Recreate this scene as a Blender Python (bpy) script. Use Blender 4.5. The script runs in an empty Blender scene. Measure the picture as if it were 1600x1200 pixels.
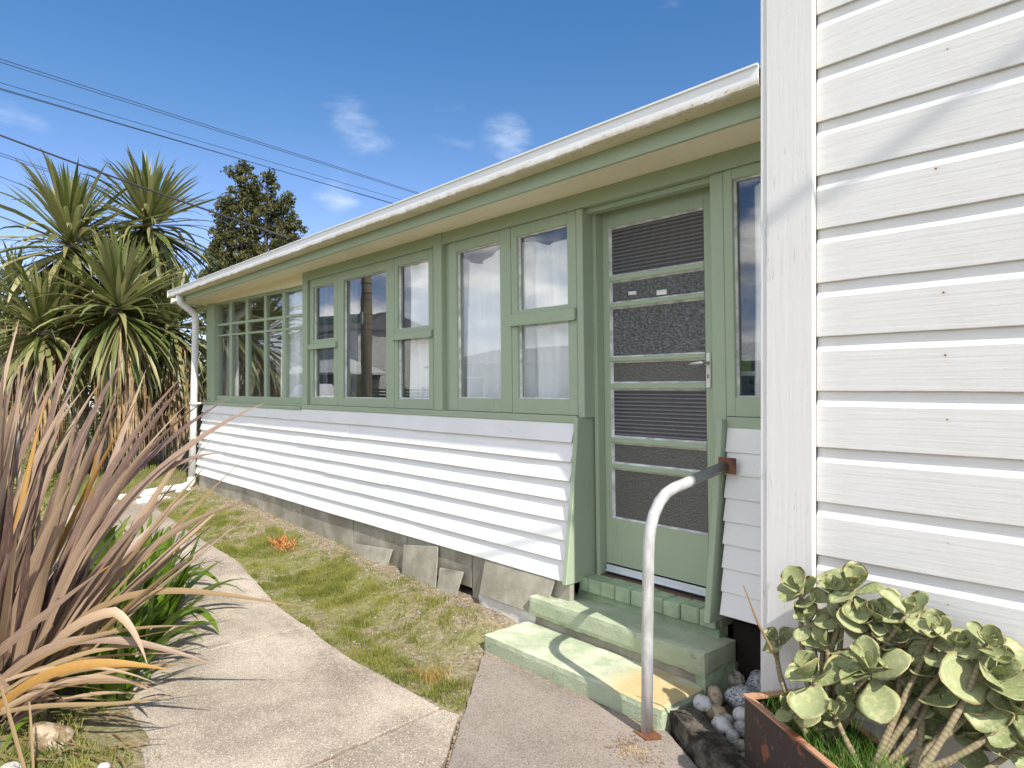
import bpy, bmesh, math, random
import numpy as np
from mathutils import Vector, Matrix, noise
R = random.Random(7)
C = bpy.context.scene.collection
sc = bpy.context.scene
rad = math.radians

# ------------------------------------------------------------------ camera, sky, sun, exposure
cam = bpy.data.objects.new('camera', bpy.data.cameras.new('camera'))
C.objects.link(cam)
cam.data.sensor_width = 36; cam.data.lens = 24.0
cam.data.shift_y = 6/1600
cam.data.clip_start = 0.05; cam.data.clip_end = 2000
cam.location = (0, 0, 0); cam.rotation_euler = (rad(90), 0, rad(48.32))
sc.camera = cam
SUN_EL = rad(46); SUN_AZ = rad(104)          # azimuth clockwise from +Y
tosun = Vector((math.sin(SUN_AZ)*math.cos(SUN_EL), math.cos(SUN_AZ)*math.cos(SUN_EL), math.sin(SUN_EL)))
sd = bpy.data.lights.new('sun', 'SUN'); sd.energy = 3.9; sd.angle = rad(0.5); sd.color = (1.0, 0.95, 0.86)
sun = bpy.data.objects.new('sun', sd); C.objects.link(sun)
sun.rotation_euler = tosun.to_track_quat('Z', 'Y').to_euler(); sun.location = (5, -3, 8)
world = bpy.data.worlds.new('World'); sc.world = world; world.use_nodes = True
nt = world.node_tree; nt.nodes.clear()
def wn(t, **k):
    n = nt.nodes.new(t)
    for a, b in k.items(): setattr(n, a, b)
    return n
out = wn('ShaderNodeOutputWorld'); bg = wn('ShaderNodeBackground'); bg.inputs['Strength'].default_value = 0.15
sky = wn('ShaderNodeTexSky', sky_type='NISHITA', sun_disc=False, sun_elevation=SUN_EL, sun_rotation=SUN_AZ,
         altitude=0.0, air_density=1.0, dust_density=0.35, ozone_density=4.0)
tc = wn('ShaderNodeTexCoord')
mp = wn('ShaderNodeMapping'); mp.inputs['Scale'].default_value = (1.6, 1.6, 4.2); mp.inputs['Location'].default_value = (0.35, 0.1, 0.3)
n1 = wn('ShaderNodeTexNoise'); n1.inputs['Scale'].default_value = 3.0; n1.inputs['Detail'].default_value = 9; n1.inputs['Roughness'].default_value = 0.56
nt.links.new(tc.outputs['Generated'], mp.inputs['Vector']); nt.links.new(mp.outputs[0], n1.inputs['Vector'])
sep = wn('ShaderNodeSeparateXYZ'); nt.links.new(tc.outputs['Generated'], sep.inputs[0])
# cumulus stand over the street side (south, -Y), thickened and brightened to fill the walls; the north is nearly clear
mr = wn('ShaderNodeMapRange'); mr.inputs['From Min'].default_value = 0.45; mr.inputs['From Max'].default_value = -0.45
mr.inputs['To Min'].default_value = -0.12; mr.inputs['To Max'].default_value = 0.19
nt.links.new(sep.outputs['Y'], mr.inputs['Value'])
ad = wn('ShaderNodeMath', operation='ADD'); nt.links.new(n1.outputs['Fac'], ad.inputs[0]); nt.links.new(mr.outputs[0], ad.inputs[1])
cr = wn('ShaderNodeMapRange'); cr.inputs['From Min'].default_value = 0.56; cr.inputs['From Max'].default_value = 0.82
cr.interpolation_type = 'SMOOTHSTEP'
acc = ad.outputs[0]
for (vx, vy, vz, rr, amt) in ((-.816, .448, .345, .075, .30), (-.745, .555, .325, .16, .215), (-.852, .447, .255, .075, .28), (-.70, .62, .36, .07, .17)):   # the few wisps to the north-west
    vd = wn('ShaderNodeVectorMath', operation='DISTANCE'); nt.links.new(tc.outputs['Generated'], vd.inputs[0]); L_ = math.sqrt(vx*vx+vy*vy+vz*vz); vd.inputs[1].default_value = (vx/L_, vy/L_, vz/L_)
    mq = wn('ShaderNodeMapRange'); mq.interpolation_type = 'SMOOTHSTEP'; mq.inputs['From Min'].default_value = rr; mq.inputs['From Max'].default_value = 0; mq.inputs['To Max'].default_value = amt; nt.links.new(vd.outputs['Value'], mq.inputs['Value'])
    a2 = wn('ShaderNodeMath', operation='ADD'); nt.links.new(acc, a2.inputs[0]); nt.links.new(mq.outputs[0], a2.inputs[1]); acc = a2.outputs[0]
nt.links.new(acc, cr.inputs['Value'])
hz = wn('ShaderNodeMapRange'); hz.inputs['From Min'].default_value = 0.0; hz.inputs['From Max'].default_value = 0.12
nt.links.new(sep.outputs['Z'], hz.inputs['Value'])
mu = wn('ShaderNodeMath', operation='MULTIPLY'); nt.links.new(cr.outputs[0], mu.inputs[0]); nt.links.new(hz.outputs[0], mu.inputs[1])
mu2 = wn('ShaderNodeMath', operation='MULTIPLY'); nt.links.new(mu.outputs[0], mu2.inputs[0])
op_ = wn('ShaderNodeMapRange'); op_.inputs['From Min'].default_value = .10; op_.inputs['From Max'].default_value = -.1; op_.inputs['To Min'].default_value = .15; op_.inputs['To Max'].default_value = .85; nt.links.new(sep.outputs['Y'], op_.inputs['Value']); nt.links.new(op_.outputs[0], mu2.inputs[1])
n2 = wn('ShaderNodeTexNoise'); n2.inputs['Scale'].default_value = 6; n2.inputs['Detail'].default_value = 5
nt.links.new(mp.outputs[0], n2.inputs['Vector'])
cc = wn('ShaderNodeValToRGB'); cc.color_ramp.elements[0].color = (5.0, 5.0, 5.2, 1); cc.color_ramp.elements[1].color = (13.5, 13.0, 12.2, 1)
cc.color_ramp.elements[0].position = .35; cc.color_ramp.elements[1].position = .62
nt.links.new(n2.outputs['Fac'], cc.inputs[0])
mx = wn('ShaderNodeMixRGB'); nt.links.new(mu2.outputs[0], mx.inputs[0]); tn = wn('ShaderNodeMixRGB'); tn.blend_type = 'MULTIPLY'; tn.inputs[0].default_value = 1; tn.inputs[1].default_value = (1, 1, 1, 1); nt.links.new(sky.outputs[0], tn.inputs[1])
# clean high air, milky towards the horizon
hr = wn('ShaderNodeValToRGB'); nt.links.new(sep.outputs['Z'], hr.inputs[0])
hr.color_ramp.elements[0].position = .10; hr.color_ramp.elements[0].color = (.74, .66, .80, 1); hr.color_ramp.elements[1].position = .52; hr.color_ramp.elements[1].color = (.34, .56, .70, 1)
hr.color_ramp.elements.new(.20).color = (.70, .66, .78, 1); hr.color_ramp.elements.new(.34).color = (.46, .585, .68, 1); hr.color_ramp.elements.new(.44).color = (.37, .555, .68, 1)
nt.links.new(hr.outputs[0], tn.inputs[2]); nt.links.new(tn.outputs[0], mx.inputs[1]); nt.links.new(cc.outputs[0], mx.inputs[2])
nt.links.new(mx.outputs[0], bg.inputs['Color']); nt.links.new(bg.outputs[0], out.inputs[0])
sc.view_settings.view_transform = 'Standard'; sc.view_settings.look = 'None'
sc.view_settings.exposure = 0.68; sc.view_settings.gamma = 1; sc.view_settings.use_curve_mapping = False

# ------------------------------------------------------------------ materials
class MT:
    """small node-graph helper"""
    def __init__(s, name):
        s.m = bpy.data.materials.new(name); s.m.use_nodes = True
        s.t = s.m.node_tree; s.N = s.t.nodes; s.L = s.t.links
        s.b = s.N['Principled BSDF']; s.o = s.N['Material Output']
        s.tc = s.N.new('ShaderNodeTexCoord')
    def val(s, sock, v):
        if isinstance(v, bpy.types.NodeSocket): s.L.new(v, sock)
        else: sock.default_value = v
    def vec(s, scale=(1, 1, 1), src='Object', obj_rand=True):
        n = s.N.new('ShaderNodeMapping'); n.inputs['Scale'].default_value = scale
        s.L.new(s.tc.outputs[src], n.inputs[0])
        return n.outputs[0]
    def noise(s, scale, detail=4, rough=.55, v=None, dist=0):
        n = s.N.new('ShaderNodeTexNoise'); n.inputs['Scale'].default_value = scale
        n.inputs['Detail'].default_value = detail; n.inputs['Roughness'].default_value = rough; n.inputs['Distortion'].default_value = dist
        s.L.new(v if v is not None else s.tc.outputs['Object'], n.inputs['Vector']); return n.outputs['Fac']
    def vor(s, scale, v=None, feature='F1', out='Distance'):
        n = s.N.new('ShaderNodeTexVoronoi'); n.inputs['Scale'].default_value = scale; n.feature = feature
        s.L.new(v if v is not None else s.tc.outputs['Object'], n.inputs['Vector']); return n.outputs[out]
    def rng(s, x, a, b, c=0., d=1., smooth=True):
        n = s.N.new('ShaderNodeMapRange'); s.L.new(x, n.inputs['Value'])
        for k, q in zip(('From Min', 'From Max', 'To Min', 'To Max'), (a, b, c, d)): n.inputs[k].default_value = q
        if smooth: n.interpolation_type = 'SMOOTHSTEP'
        return n.outputs[0]
    def mix(s, f, a, b, mode='MIX'):
        n = s.N.new('ShaderNodeMixRGB'); n.blend_type = mode
        for i, q in enumerate((f, a, b)):
            if isinstance(q, bpy.types.NodeSocket): s.L.new(q, n.inputs[i])
            elif i == 0: n.inputs[0].default_value = q
            else: n.inputs[i].default_value = (*q, 1)
        return n.outputs[0]
    def math(s, op, a, b=0.):
        n = s.N.new('ShaderNodeMath'); n.operation = op; s.val(n.inputs[0], a); s.val(n.inputs[1], b); return n.outputs[0]
    def xyz(s, src='Object'):
        n = s.N.new('ShaderNodeSeparateXYZ'); s.L.new(s.tc.outputs[src], n.inputs[0]); return n.outputs
    def rand(s):
        return s.N.new('ShaderNodeObjectInfo').outputs['Random']
    def attr(s, name):
        n = s.N.new('ShaderNodeAttribute'); n.attribute_name = name; return n.outputs['Fac']
    def bump(s, h, strength=.3, dist=.01):
        n = s.N.new('ShaderNodeBump'); n.inputs['Strength'].default_value = strength; n.inputs['Distance'].default_value = dist
        s.L.new(h, n.inputs['Height']); s.L.new(n.outputs[0], s.b.inputs['Normal']); return n.outputs[0]
    def done(s, col, rough=.6, spec=.5, metal=0., transl=0.):
        if isinstance(col, bpy.types.NodeSocket): s.L.new(col, s.b.inputs['Base Color'])
        else: s.b.inputs['Base Color'].default_value = (*col, 1)
        s.val(s.b.inputs['Roughness'], rough); s.b.inputs['Specular IOR Level'].default_value = spec; s.b.inputs['Metallic'].default_value = metal
        if transl:
            t = s.N.new('ShaderNodeBsdfTranslucent'); m = s.N.new('ShaderNodeMixShader'); m.inputs[0].default_value = transl
            if isinstance(col, bpy.types.NodeSocket): s.L.new(col, t.inputs[0])
            else: t.inputs[0].default_value = (*col, 1)
            s.L.new(s.b.outputs[0], m.inputs[1]); s.L.new(t.outputs[0], m.inputs[2]); s.L.new(m.outputs[0], s.o.inputs[0])
        return s.m

def plain(name, col, rough=.6, spec=.4, metal=0., var=.12, ns=3.0, bs=40, bstr=.15, bd=.003):
    m = MT(name); n = m.noise(ns, 5)
    c = m.mix(m.rng(n, .3, .7), tuple(q*(1-var) for q in col), tuple(min(1, q*(1+var)) for q in col))
    m.bump(m.noise(bs, 3), bstr, bd); return m.done(c, rough, spec, metal)

def painted_wood(name, col, dirt, grain=(3, 90, 90), axis='X', dirtamt=.35, peel=True, bs=.35):
    """old brush-painted timber: long grain relief, hairline cracks, faint grime, a few nail holes"""
    m = MT(name)
    sca = {'X': (1.2, 30, 30), 'Z': (30, 30, 1.2)}[axis]
    v = m.vec(sca); g = m.noise(3.2, 6, .62, v); g2 = m.noise(1.3, 3, .5, v, 1.2)
    big = m.noise(1.7, 5, .6)
    c = m.mix(m.math('MULTIPLY', m.rng(big, .45, .75), dirtamt*.55), col, dirt)
    fine = m.noise(22, 5, .7); c = m.mix(m.math('MULTIPLY', m.rng(fine, .62, .78), dirtamt*.45), c, dirt)
    sc2 = {'X': (.8, 26, 26), 'Z': (26, 26, .8)}[axis]
    crk = m.noise(2.1, 3, .5, m.vec(sc2), .6)
    line = m.rng(m.math('ABSOLUTE', m.math('SUBTRACT', crk, .5)), 0, .012, 1, 0)
    gate = m.rng(m.noise(1.9, 2, .5, m.vec((1, 3, 3))), .53, .60)
    line = m.math('MULTIPLY', line, gate)
    c = m.mix(m.math('MULTIPLY', line, .45), c, tuple(q*.5 for q in dirt))
    h = m.math('ADD', m.math('MULTIPLY', g, .6), m.math('MULTIPLY', g2, .5))
    h = m.math('SUBTRACT', h, m.math('MULTIPLY', line, .8))
    if peel:
        v3 = m.vor(31, m.vec((1, 1, 1))); pk = m.rng(m.noise(60, 2), .70, .78)
        h = m.math('ADD', h, m.math('MULTIPLY', pk, .6))
    m.bump(h, bs, .004)
    return m.done(c, m.rng(g, .3, .7, .42, .62), .4)

WHITE = (.745, .735, .72)
M = {}
M['white_board'] = painted_wood('white_board_paint', WHITE, (.50, .48, .42), dirtamt=.22)
M['white_post'] = painted_wood('white_corner_paint', (.73, .72, .705), (.55, .52, .46), axis='Z', dirtamt=.2)
M['green_x'] = painted_wood('green_paint', (.355, .43, .305), (.40, .41, .28), dirtamt=.45, bs=.14)
M['green_z'] = painted_wood('green_paint_upright', (.355, .43, .305), (.40, .41, .28), axis='Z', dirtamt=.45, bs=.14)
M['cream'] = painted_wood('cream_soffit_paint', (.88, .80, .62), (.70, .61, .42), dirtamt=.5, peel=False, bs=.10)

def near_board():
    """big weatherboards: as above with algae along the lower edge and rusty nail heads"""
    m = MT('white_rusticated_board')
    v = m.vec((1.2, 30, 30)); g = m.noise(3.0, 7, .65, v); g2 = m.noise(1.0, 3, .5, v, 1.5)
    x, y, z = m.xyz()
    edge = m.rng(z, -.003, .005, 1, 0)                     # local z = 0 at the lower edge
    n = m.noise(9, 6, .7)
    algae = m.math('MULTIPLY', edge, m.rng(n, .30, .55))
    c = m.mix(m.math('MULTIPLY', m.rng(m.noise(1.9, 6, .68), .4, .7), .40), WHITE, (.64, .61, .55))
    c = m.mix(m.math('MULTIPLY', m.rng(m.noise(5, 5, .7, m.vec((.35, 1, 3))), .55, .72), .30), c, (.55, .52, .45))
    c = m.mix(m.math('MULTIPLY', algae, .7), c, (.26, .23, .14))
    c = m.mix(m.math('MULTIPLY', m.rng(z, .0, .05, 1, 0), m.rng(n, .5, .75, 0, .35)), c, (.55, .50, .38))
    crk = m.noise(2.0, 3, .5, m.vec((.55, 22, 22)), .8)
    line = m.rng(m.math('ABSOLUTE', m.math('SUBTRACT', crk, .5)), 0, .008, 1, 0)
    line = m.math('MULTIPLY', line, m.rng(m.noise(1.6, 2, .5, m.vec((1, 4, 4))), .52, .58))
    c = m.mix(m.math('MULTIPLY', line, .7), c, (.30, .26, .20))
    # nail heads: regular studs every 0.45 m, mid board
    ux = m.math('SUBTRACT', m.math('FRACT', m.math('ADD', m.math('DIVIDE', x, .43), m.math('MULTIPLY', m.rand(), .13))), .5)
    ux = m.math('MULTIPLY', ux, .43); uz = m.math('SUBTRACT', z, m.math('ADD', m.math('MULTIPLY', m.rand(), .03), .095))
    d = m.math('SQRT', m.math('ADD', m.math('MULTIPLY', ux, ux), m.math('MULTIPLY', uz, uz)))
    nail = m.math('MULTIPLY', m.rng(d, .002, .0042, 1, 0), m.rng(m.rand(), .3, .5))
    halo = m.math('MULTIPLY', m.rng(d, .002, .014, .35, 0), m.rng(m.rand(), .3, .5))
    c = m.mix(halo, c, (.60, .45, .33)); c = m.mix(nail, c, (.20, .09, .05))
    chips = m.rng(m.noise(34, 3, .6, m.vec((.7, 1, 1.6))), .70, .76)
    h = m.math('ADD', m.math('MULTIPLY', g, .55), m.math('MULTIPLY', g2, .6))
    h = m.math('ADD', h, m.math('MULTIPLY', chips, .5)); h = m.math('SUBTRACT', h, m.math('MULTIPLY', line, 1.0)); h = m.math('SUBTRACT', h, nail)
    m.bump(h, .30, .005)
    return m.done(c, .5, .4)
M['near_board'] = near_board()

def low_board():
    m = MT('white_siding_paint')
    v = m.vec((1.0, 25, 25)); g = m.noise(3.0, 5, .6, v)
    c = m.mix(m.math('MULTIPLY', m.rng(m.noise(2.3, 5, .6), .45, .75), .25), (.80, .80, .79), (.60, .58, .52))
    sp = m.rng(m.noise(30, 3, .6), .70, .76); c = m.mix(m.math('MULTIPLY', sp, .5), c, (.45, .40, .33))
    m.bump(g, .18, .003); return m.done(c, .48, .4)
M['low_board'] = low_board()

def concrete(name, a, b, blotch=(.2, .19, .15), bl=.3, scale=1.3, grit=True, moss=0.):
    m = MT(name)
    big = m.noise(scale, 6, .62); c = m.mix(m.rng(big, .34, .66), a, b)
    c = m.mix(m.math('MULTIPLY', m.rng(m.noise(scale*.7, 7, .7, m.vec((1, 1.7, 1))), .52, .70), bl), c, blotch)
    vc = m.vor(230, out='Color'); n = m.N.new('ShaderNodeSeparateXYZ'); m.L.new(vc, n.inputs[0])
    if grit:
        c = m.mix(m.math('MULTIPLY', m.rng(n.outputs[0], .80, .9), .55), c, tuple(min(.7, q*1.45) for q in b))
        c = m.mix(m.math('MULTIPLY', m.rng(n.outputs[1], .78, .9), .55), c, tuple(q*.42 for q in a))
    if moss: c = m.mix(m.math('MULTIPLY', m.rng(m.noise(5, 6, .7), .5, .62), moss), c, (.09, .10, .035))
    h = m.math('ADD', m.math('MULTIPLY', m.noise(120, 3, .6), .5), m.math('MULTIPLY', m.noise(9, 6, .65), .8))
    m.bump(h, .6, .006); return m.done(c, .9, .25)
M['path'] = concrete('weathered_path_concrete', (.27, .22, .175), (.50, .425, .345), (.15, .12, .095), .65)
M['slab'] = concrete('grey_aggregate_concrete', (.215, .18, .152), (.31, .262, .225), (.14, .115, .095), .45)
M['footing'] = concrete('damp_footing_cement', (.25, .23, .18), (.43, .40, .33), (.13, .125, .07), .6, 3.5, False)
M['rubble'] = concrete('pale_concrete_rubble', (.60, .58, .53), (.74, .72, .67), (.5, .48, .42), .2, 6, False)

def green_step():
    m = MT('worn_green_step_paint')
    geo = m.N.new('ShaderNodeNewGeometry'); sp = m.N.new('ShaderNodeSeparateXYZ'); m.L.new(geo.outputs['True Normal'], sp.inputs[0])
    up = m.rng(sp.outputs[2], .5, .9)
    n = m.noise(2.6, 7, .68)
    x, y, z = m.xyz()
    c = m.mix(m.rng(m.noise(8, 5, .6), .3, .7), (.36, .42, .28), (.42, .47, .33))
    worn = m.math('MULTIPLY', m.rng(n, .42, .62), m.rng(z, -1.20, -1.25, .30, 1.0))
    c = m.mix(m.math('MULTIPLY', worn, up), c, (.66, .66, .50))
    c = m.mix(m.math('MULTIPLY', m.math('MULTIPLY', m.rng(m.noise(11, 6, .7), .60, .68), up), .7), c, (.62, .60, .54))
    ochre = m.math('MULTIPLY', m.math('MULTIPLY', m.rng(x, -2.02, -1.82), m.rng(z, -1.19, -1.22)), m.rng(m.noise(3.5, 4, .6), .36, .58))
    c = m.mix(m.math('MULTIPLY', ochre, up), c, (.58, .45, .23))
    c = m.mix(m.math('MULTIPLY', m.rng(m.noise(17, 5, .7), .64, .70), .55), c, (.20, .20, .13))
    h = m.math('ADD', m.math('MULTIPLY', m.noise(70, 5, .7), .9), m.math('MULTIPLY', m.noise(10, 5, .6), .9))
    c = m.mix(m.math('MULTIPLY', m.rng(m.noise(55, 4, .7), .60, .68), .5), c, (.22, .23, .15))
    m.bump(h, .8, .007); return m.done(c, .7, .35)
M['step'] = green_step()
M['brick'] = plain('green_painted_brick', (.33, .42, .27), .65, .4, var=.2, ns=9, bs=30, bstr=.5, bd=.006)

def ground_mat():
    m = MT('soil_and_moss')
    x, y, z = m.xyz()
    n = m.noise(1.6, 7, .65); f = m.noise(26, 6, .7); vf = m.vor(75, out='Color')
    sp = m.N.new('ShaderNodeSeparateXYZ'); m.L.new(vf, sp.inputs[0])
    c = m.mix(m.rng(f, .35, .65), (.19, .145, .10), (.33, .265, .19))
    c = m.mix(m.math('MULTIPLY', m.rng(sp.outputs[0], .90, .95), .7), c, (.42, .38, .32))
    c = m.mix(m.math('MULTIPLY', m.rng(sp.outputs[1], .88, .94), .6), c, (.08, .06, .045))
    moss = m.math('MULTIPLY', m.rng(n, .38, .60), m.rng(y, 2.30, 2.52, 1, 0))
    c = m.mix(m.math('MULTIPLY', moss, .75), c, m.mix(m.rng(f, .4, .6), (.14, .15, .045), (.22, .22, .075)))
    far = m.math('MAXIMUM', m.rng(x, -8.9, -10.5), m.math('MAXIMUM', m.rng(y, -1.2, -2.5), m.rng(y, 12, 14)))
    c = m.mix(far, c, m.mix(m.rng(m.noise(.8, 6), .35, .65), (.085, .10, .035), (.15, .16, .06)))
    h = m.math('ADD', m.math('MULTIPLY', f, .7), m.math('MULTIPLY', m.vor(60), .5))
    m.bump(h, .9, .009); return m.done(c, .95, .15)
M['ground'] = ground_mat()
M['road'] = plain('asphalt', (.06, .06, .062), .9, .3, ns=1, bs=150, bstr=.4)

def glass(name='window_glass', f0=.085, tint=(.98, .99, .99), wav=.02):
    m = MT(name); m.N.remove(m.b)
    lw = m.N.new('ShaderNodeLayerWeight'); lw.inputs[0].default_value = .5
    p = m.math('POWER', lw.outputs['Facing'], 5.); F = m.math('ADD', m.math('MULTIPLY', p, 1-f0), f0)
    tr = m.N.new('ShaderNodeBsdfTransparent'); tr.inputs[0].default_value = (*tint, 1)
    gl = m.N.new('ShaderNodeBsdfGlossy'); gl.inputs['Roughness'].default_value = 0.0; gl.inputs['Color'].default_value = (1, 1, 1, 1)
    bp = m.N.new('ShaderNodeBump'); bp.inputs['Strength'].default_value = wav; bp.inputs['Distance'].default_value = .02
    m.L.new(m.noise(2.3, 2), bp.inputs['Height']); m.L.new(bp.outputs[0], gl.inputs['Normal'])
    mx = m.N.new('ShaderNodeMixShader'); m.L.new(F, mx.inputs[0]); m.L.new(tr.outputs[0], mx.inputs[1]); m.L.new(gl.outputs[0], mx.inputs[2])
    m.L.new(mx.outputs[0], m.o.inputs[0]); return m.m
M['glass'] = glass()

def obscure(kind):
    """rolled obscure glass: dark room and sheen painted into the colour, pattern on the surface"""
    m = MT('obscure_glass_'+kind)
    x, y, z = m.xyz()
    if kind == 'reeded':
        h = m.math('SINE', m.math('MULTIPLY', z, 2*math.pi/.0195)); bs, bd = 1.0, .0035
        c = m.mix(m.rng(m.math('SINE', m.math('MULTIPLY', z, 2*math.pi/.0195)), -.6, .8), (.05, .05, .058), (.17, .165, .18))  # glints on the reeds are put into the base colour
    elif kind == 'hammered':
        h = m.math('ADD', m.vor(48, m.vec((1, 1, 1.5))), m.math('MULTIPLY', m.noise(60, 3), .5)); bs, bd = 1.0, .011
        c = m.mix(m.rng(m.noise(80, 3, .7), .30, .75), (.07, .073, .08), (.15, .157, .16))
    else:
        h = m.math('ADD', m.noise(150, 3, .7), m.vor(90)); bs, bd = .9, .004
        c = m.mix(m.rng(m.noise(170, 3, .7), .32, .75), (.068, .067, .06), (.14, .135, .118))
    m.bump(h, bs, bd)
    return m.done(c, .16, .8)
for k in ('reeded', 'hammered', 'pebbled'): M[k] = obscure(k)

def cloth():
    m = MT('white_curtain_cloth'); m.bump(m.noise(9, 4, .5, m.vec((3, 3, .3))), .5, .02)
    return m.done((.92, .92, .92), .9, .1)
M['curtain'] = cloth()
def sheer():
    m = MT('sheer_net_curtain'); m.b.inputs['Alpha'].default_value = .6
    return m.done((.80, .82, .85), .9, .1)
M['sheer'] = sheer()
M['room'] = plain('room_plaster', (.42, .40, .37), .9, .1)
M['floor'] = plain('room_floor', (.14, .09, .06), .6, .3)
M['putty'] = plain('white_putty', (.66, .67, .65), .7, .3, var=.3, ns=14, bs=90, bstr=.6)
M['plastic'] = plain('white_pipe_plastic', (.78, .77, .74), .4, .5, var=.06)

def gutter_mat():
    m = MT('stained_white_gutter'); x, y, z = m.xyz(); n = m.noise(7, 7, .72)
    base = (.80, .80, .80)
    zz = m.math('SUBTRACT', z, m.math('MULTIPLY', x, .0055))    # z above the sloping gutter line
    low = m.rng(zz, 1.150, 1.114); und = m.rng(y, 2.334, 2.345)
    c = m.mix(m.math('MULTIPLY', low, m.rng(n, .30, .62)), base, (.42, .35, .20))
    c = m.mix(und, c, m.mix(m.rng(n, .35, .65), (.62, .54, .36), (.68, .62, .46)))
    sp = m.math('MULTIPLY', m.rng(m.noise(38, 5, .75), .60, .66), m.rng(zz, 1.155, 1.118))
    c = m.mix(m.math('MULTIPLY', sp, .85), c, (.13, .12, .05))
    c = m.mix(m.math('MULTIPLY', m.rng(m.noise(16, 6, .75), .66, .70), .5), c, (.35, .30, .18))
    m.bump(n, .1, .004); return m.done(c, .45, .5)
M['gutter'] = gutter_mat()

def speckle(name, a, b, s=70, thr=.5, rough=.75):
    m = MT(name); v = m.vec((1, 1, 1))
    add = m.N.new('ShaderNodeVectorMath'); add.operation = 'ADD'; m.L.new(v, add.inputs[0])
    cb = m.N.new('ShaderNodeCombineXYZ'); rr = m.math('MULTIPLY', m.rand(), 17.); m.L.new(rr, cb.inputs[0]); m.L.new(cb.outputs[0], add.inputs[1])
    n = m.noise(s, 4, .7, add.outputs[0]); big = m.noise(s*.14, 4, .6, add.outputs[0])
    c = m.mix(m.rng(n, thr-.06, thr+.06), a, b)
    c = m.mix(m.math('MULTIPLY', m.rng(big, .55, .7), .5), c, tuple(q*.6 for q in b))
    m.bump(n, .35, .004); return m.done(c, rough, .35)
M['st_speck'] = speckle('speckled_granite', (.10, .11, .13), (.52, .53, .55), 105, .47)
M['st_white'] = speckle('white_quartz_stone', (.36, .35, .33), (.58, .57, .54), 30, .45)
M['st_tan'] = speckle('tan_river_stone', (.24, .17, .10), (.44, .36, .25), 22, .5, .5)
M['st_grey'] = speckle('grey_river_stone', (.27, .27, .26), (.43, .43, .41), 60, .5)
M['st_rough'] = speckle('rough_green_grey_rock', (.20, .19, .13), (.42, .40, .33), 40, .5, .9)

def kerb_mat():
    m = MT('mossy_black_concrete'); n = m.noise(11, 7, .75)
    c = m.mix(m.rng(n, .40, .62), (.035, .03, .024), (.15, .13, .105))
    c = m.mix(m.math('MULTIPLY', m.rng(m.noise(4, 5, .6), .55, .7), .6), c, (.30, .27, .22))
    m.bump(m.math('ADD', n, m.noise(70, 4, .7)), .9, .016); return m.done(c, .95, .2)
M['kerb'] = kerb_mat()
def rusty(name, a, b, thr=.56):
    m = MT(name); n = m.noise(9, 7, .7, m.vec((1, 1, .6)))
    c = m.mix(m.rng(n, thr, thr+.07), a, b); c = m.mix(m.math('MULTIPLY', m.rng(m.noise(40, 4, .7), .62, .7), .5), c, (.3, .27, .22))
    m.bump(n, .5, .006); return m.done(c, .6, .4)
M['planter'] = rusty('rusty_brown_planter_steel', (.045, .032, .028), (.22, .075, .035))
M['rust'] = rusty('rusted_steel', (.20, .085, .04), (.10, .04, .025), .5)
M['litter'] = rusty('brown_leaf_crumbs', (.20, .13, .08), (.34, .26, .17), .48)
M['rim'] = rusty('orange_rust_rim', (.46, .25, .15), (.26, .10, .05), .52)
def galv():
    m = MT('galvanised_steel'); n = m.noise(30, 5, .65, m.vec((1, 1, .4)))
    x, y, z = m.xyz()
    c = m.mix(m.rng(n, .35, .65), (.50, .50, .49), (.66, .66, .645))
    c = m.mix(m.rng(y, 2.39, 2.41), c, m.mix(m.rng(n, .35, .65), (.20, .21, .21), (.27, .28, .28)))   # darker grey past a step near the wall
    c = m.mix(m.math('MULTIPLY', m.rng(m.noise(14, 6, .7), .60, .68), .35), c, (.35, .30, .24))
    m.bump(n, .15, .002); return m.done(c, m.rng(n, .3, .7, .38, .55), .5, .35)
M['galv'] = galv()
M['chrome'] = plain('worn_chrome', (.62, .62, .62), .22, .5, 1.0)
M['seal'] = plain('aluminium_weather_strip', (.72, .76, .82), .35, .5, .3)
M['black'] = plain('black_rubber', (.02, .02, .02), .6, .3)
M['void'] = plain('near_black_void', (.03, .026, .022), .9, .1)  # near-black colour stands in for the shade of the underfloor void

def leaf(name, cols, rough=.45, transl=.2, spec=.45, stripe=None, rib=True):
    """strap leaf; per-leaf hue from Object Info, lengthwise streaks from the UV"""
    m = MT(name); r = m.rand()
    cr = m.N.new('ShaderNodeValToRGB'); e = cr.color_ramp.elements
    for i, c in enumerate(cols):
        p = i/(len(cols)-1)
        q = e[0] if i == 0 else (e[1] if i == len(cols)-1 else e.new(p))
        q.position = p; q.color = (*c, 1)
    m.L.new(r, cr.inputs[0])
    uv = m.vec((28, .7, 1), 'UV'); st = m.noise(1.2, 3, .5, uv)
    c = m.mix(m.rng(st, .35, .65, 0, .5), cr.outputs[0], tuple(q*.55 for q in cols[0]), 'MIX')
    br = m.noise(4, 4, .6, m.vec((1, 5, 1), 'UV'))
    c = m.mix(m.rng(br, .48, .72, 0, .45), c, stripe or cols[-1])
    m.bump(st, .25, .003); return m.done(c, rough, spec, transl=transl)
M['cabbage'] = leaf('cabbage_tree_leaf', [(.08, .13, .02), (.15, .205, .035), (.26, .30, .06), (.40, .40, .12), (.48, .43, .20)], .38, .3, stripe=(.40, .38, .13))
M['dead'] = leaf('dead_leaf', [(.20, .12, .055), (.34, .22, .11), (.42, .31, .17), (.25, .16, .09)], .8, .1, .2)
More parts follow.
